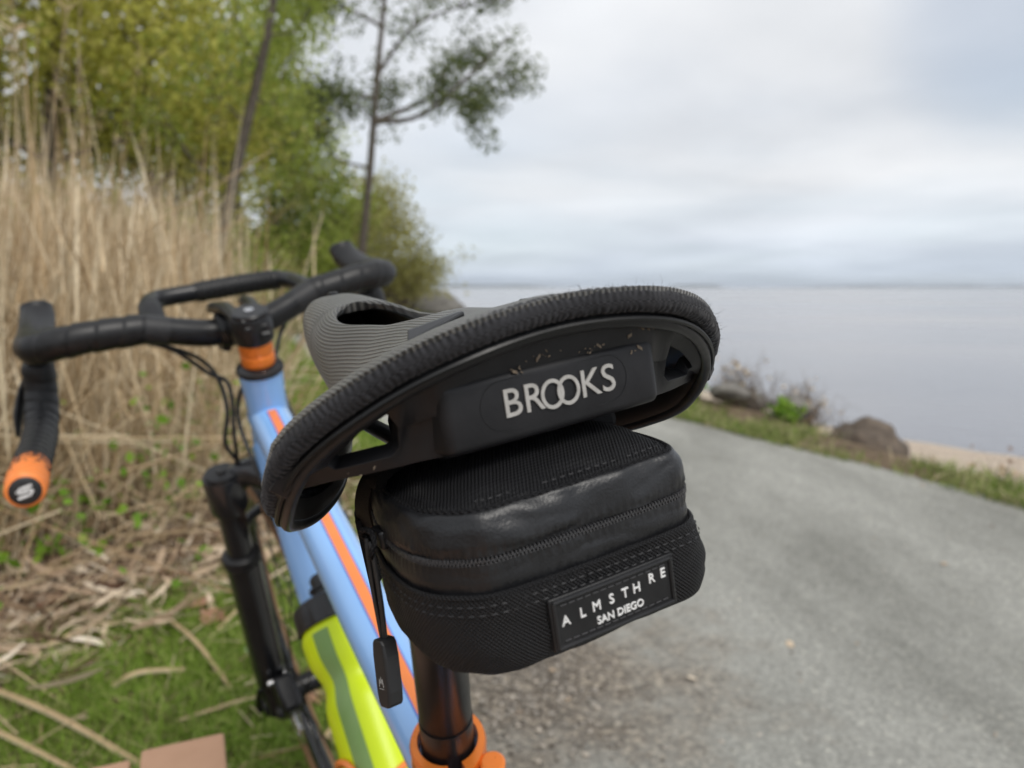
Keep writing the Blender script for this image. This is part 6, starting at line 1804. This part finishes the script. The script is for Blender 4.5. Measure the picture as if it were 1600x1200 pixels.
    child_at(pad.build('mount_pad', M['webbing'], root, smooth=False, bevel=.0025), base)
    for s in (1, -1):
        strap('rail_loop', [(.052, s * .020, -.0500), (.052, s * .030, -.0475), (.052, s * .027, -.0370), (.052, s * .019, -.0385), (.052, s * .0175, -.0490)], (.010, 0, 0), .0009, M['webbing'])
    # side wing where the post strap leaves the bag
    strap('post_strap', [(.080, .0480, -.0900), (.097, .0425, -.0900), (.116, .024, -.0880), (.130, .008, -.085), (.132, -.010, -.085), (.118, -.024, -.085), (.100, -.0300, -.085), (.084, -.0350, -.085)], (.002, 0, .0150), .0011, M['webbing'])
    # zip slider, cord and pull tab
    pt = lambda *a: s2b([a])[0]
    down = np.array(BIKE.to_3x3().transposed() @ Vector((0, 0, -1)))
    sl = pt(.0385, .0512, ZZ)
    child_at(MB().box(sl, S_R @ np.array([.0040, .0004, 0]), S_R @ np.array([0, .0016, 0]), S_R @ np.array([0, 0, .0030])).build('slider', M['black_metal'], root, bevel=.0009), base)
    h = sl + S_R @ np.array([.001, .0035, -.001])
    ringp = [h + np.array([.0045 * math.cos(t), .001 * math.sin(2 * t), .0042 * math.sin(t)]) for t in np.linspace(0, 2 * math.pi, 16)]
    child_at(MB().tube(ringp, .0009, 8, cap=False).build('pull_ring', M['webbing'], root), base)
    c0 = h + np.array([-.001, .0005, -.0040]); c1 = c0 + down * .0275 + np.array([.0005, -.0035, 0])
    cord = MB(); lat = np.array([.0007, .0002, .0004])
    for s in (1, -1):
        cord.tube([h + lat * s + [0, 0, .001], c0 + lat * s * 1.8, (c0 + c1) / 2 + lat * s * 2.2, c1 + lat * s], .0008, 8, smooth=6)
    child_at(cord.build('pull_cord', M['black_plastic'], root), base)
    ta = c1 - down * .0005; tl = down * .5 + np.array([-.10, -.02, 0]); tl /= np.linalg.norm(tl)
    wx = np.cross(tl, np.array([-.30, .95, .15])); wx /= np.linalg.norm(wx); wz = np.cross(wx, tl)
    tb = MB(); rings = []
    for t, k in ((0, .55), (.0013, .85), (.0050, 1.0), (.0155, 1.0), (.0190, .86), (.0203, .6)):
        q = ta + tl * t
        rings.append([q + wx * .0036 * k * a + wz * .0027 * b for a, b in ((-1, -.8), (-.8, -1), (.8, -1), (1, -.8), (1, .8), (.8, 1), (-.8, 1), (-1, .8))])
    V, F, U = strip_surface(rings); F = list(F) + [tuple(range(7, -1, -1)), tuple(len(V) - 8 + k for k in range(8))]
    tab = mesh_py('pull_tab', V, F, M['black_plastic'], root, False); 
    bm = bmesh.new(); bm.from_mesh(tab.data); bmesh.ops.recalc_face_normals(bm, faces=bm.faces); bm.to_mesh(tab.data); bm.free()
    bv = tab.modifiers.new('round', 'BEVEL'); bv.width = .0005; bv.segments = 2; bv.limit_method = 'ANGLE'
    child_at(tab, base)
    sg = 1 if np.dot(wz, np.array(BIKE.inverted() @ CAM) - ta) > 0 else -1
    mk = MB(); fo = ta + tl * .0125 + wz * sg * .00274
    def mp(x, y): return fo + wx * x + tl * y
    for line in ([(-.0011, .0016), (-.0008, -.0010), (-.0004, .0006), (0, -.0015), (.0004, .0006), (.0008, -.0008), (.0011, .0016)], [(-.0012, .0021), (.0012, .0021)]):
        mk.tube([mp(*q) for q in line], .00007, 5)
    mk.build('mark', M['letter'], tab)
    tag(root, 'compact black saddle bag with zipper and rubber name patch, hanging under the saddle', 'saddle bag')
make_bag()

# ------------------------------------------------------------------ sea air
def haze_box():
    m = bpy.data.materials.new('sea_haze'); m.use_nodes = True
    n, l = m.node_tree.nodes, m.node_tree.links
    n.clear()
    o = n.new('ShaderNodeOutputMaterial'); v = n.new('ShaderNodeVolumePrincipled')
    v.inputs['Color'].default_value = (0.86, 0.92, 1.0, 1); v.inputs['Density'].default_value = 0.00016; v.inputs['Anisotropy'].default_value = 0.2
    l.new(v.outputs[0], o.inputs['Volume'])
    x0, x1, y0, y1, z0, z1 = -6200, 6200, -60, 6400, -6.0, 48.0
    V = [(x, y, z) for x in (x0, x1) for y in (y0, y1) for z in (z0, z1)]
    h = mesh_py('haze', V, [(0, 1, 3, 2), (4, 6, 7, 5), (0, 4, 5, 1), (2, 3, 7, 6), (0, 2, 6, 4), (1, 5, 7, 3)], m, smooth=False)
    h['kind'] = 'stuff'
    tag(h, 'thin pale sea haze over the water', 'haze')
haze_box()
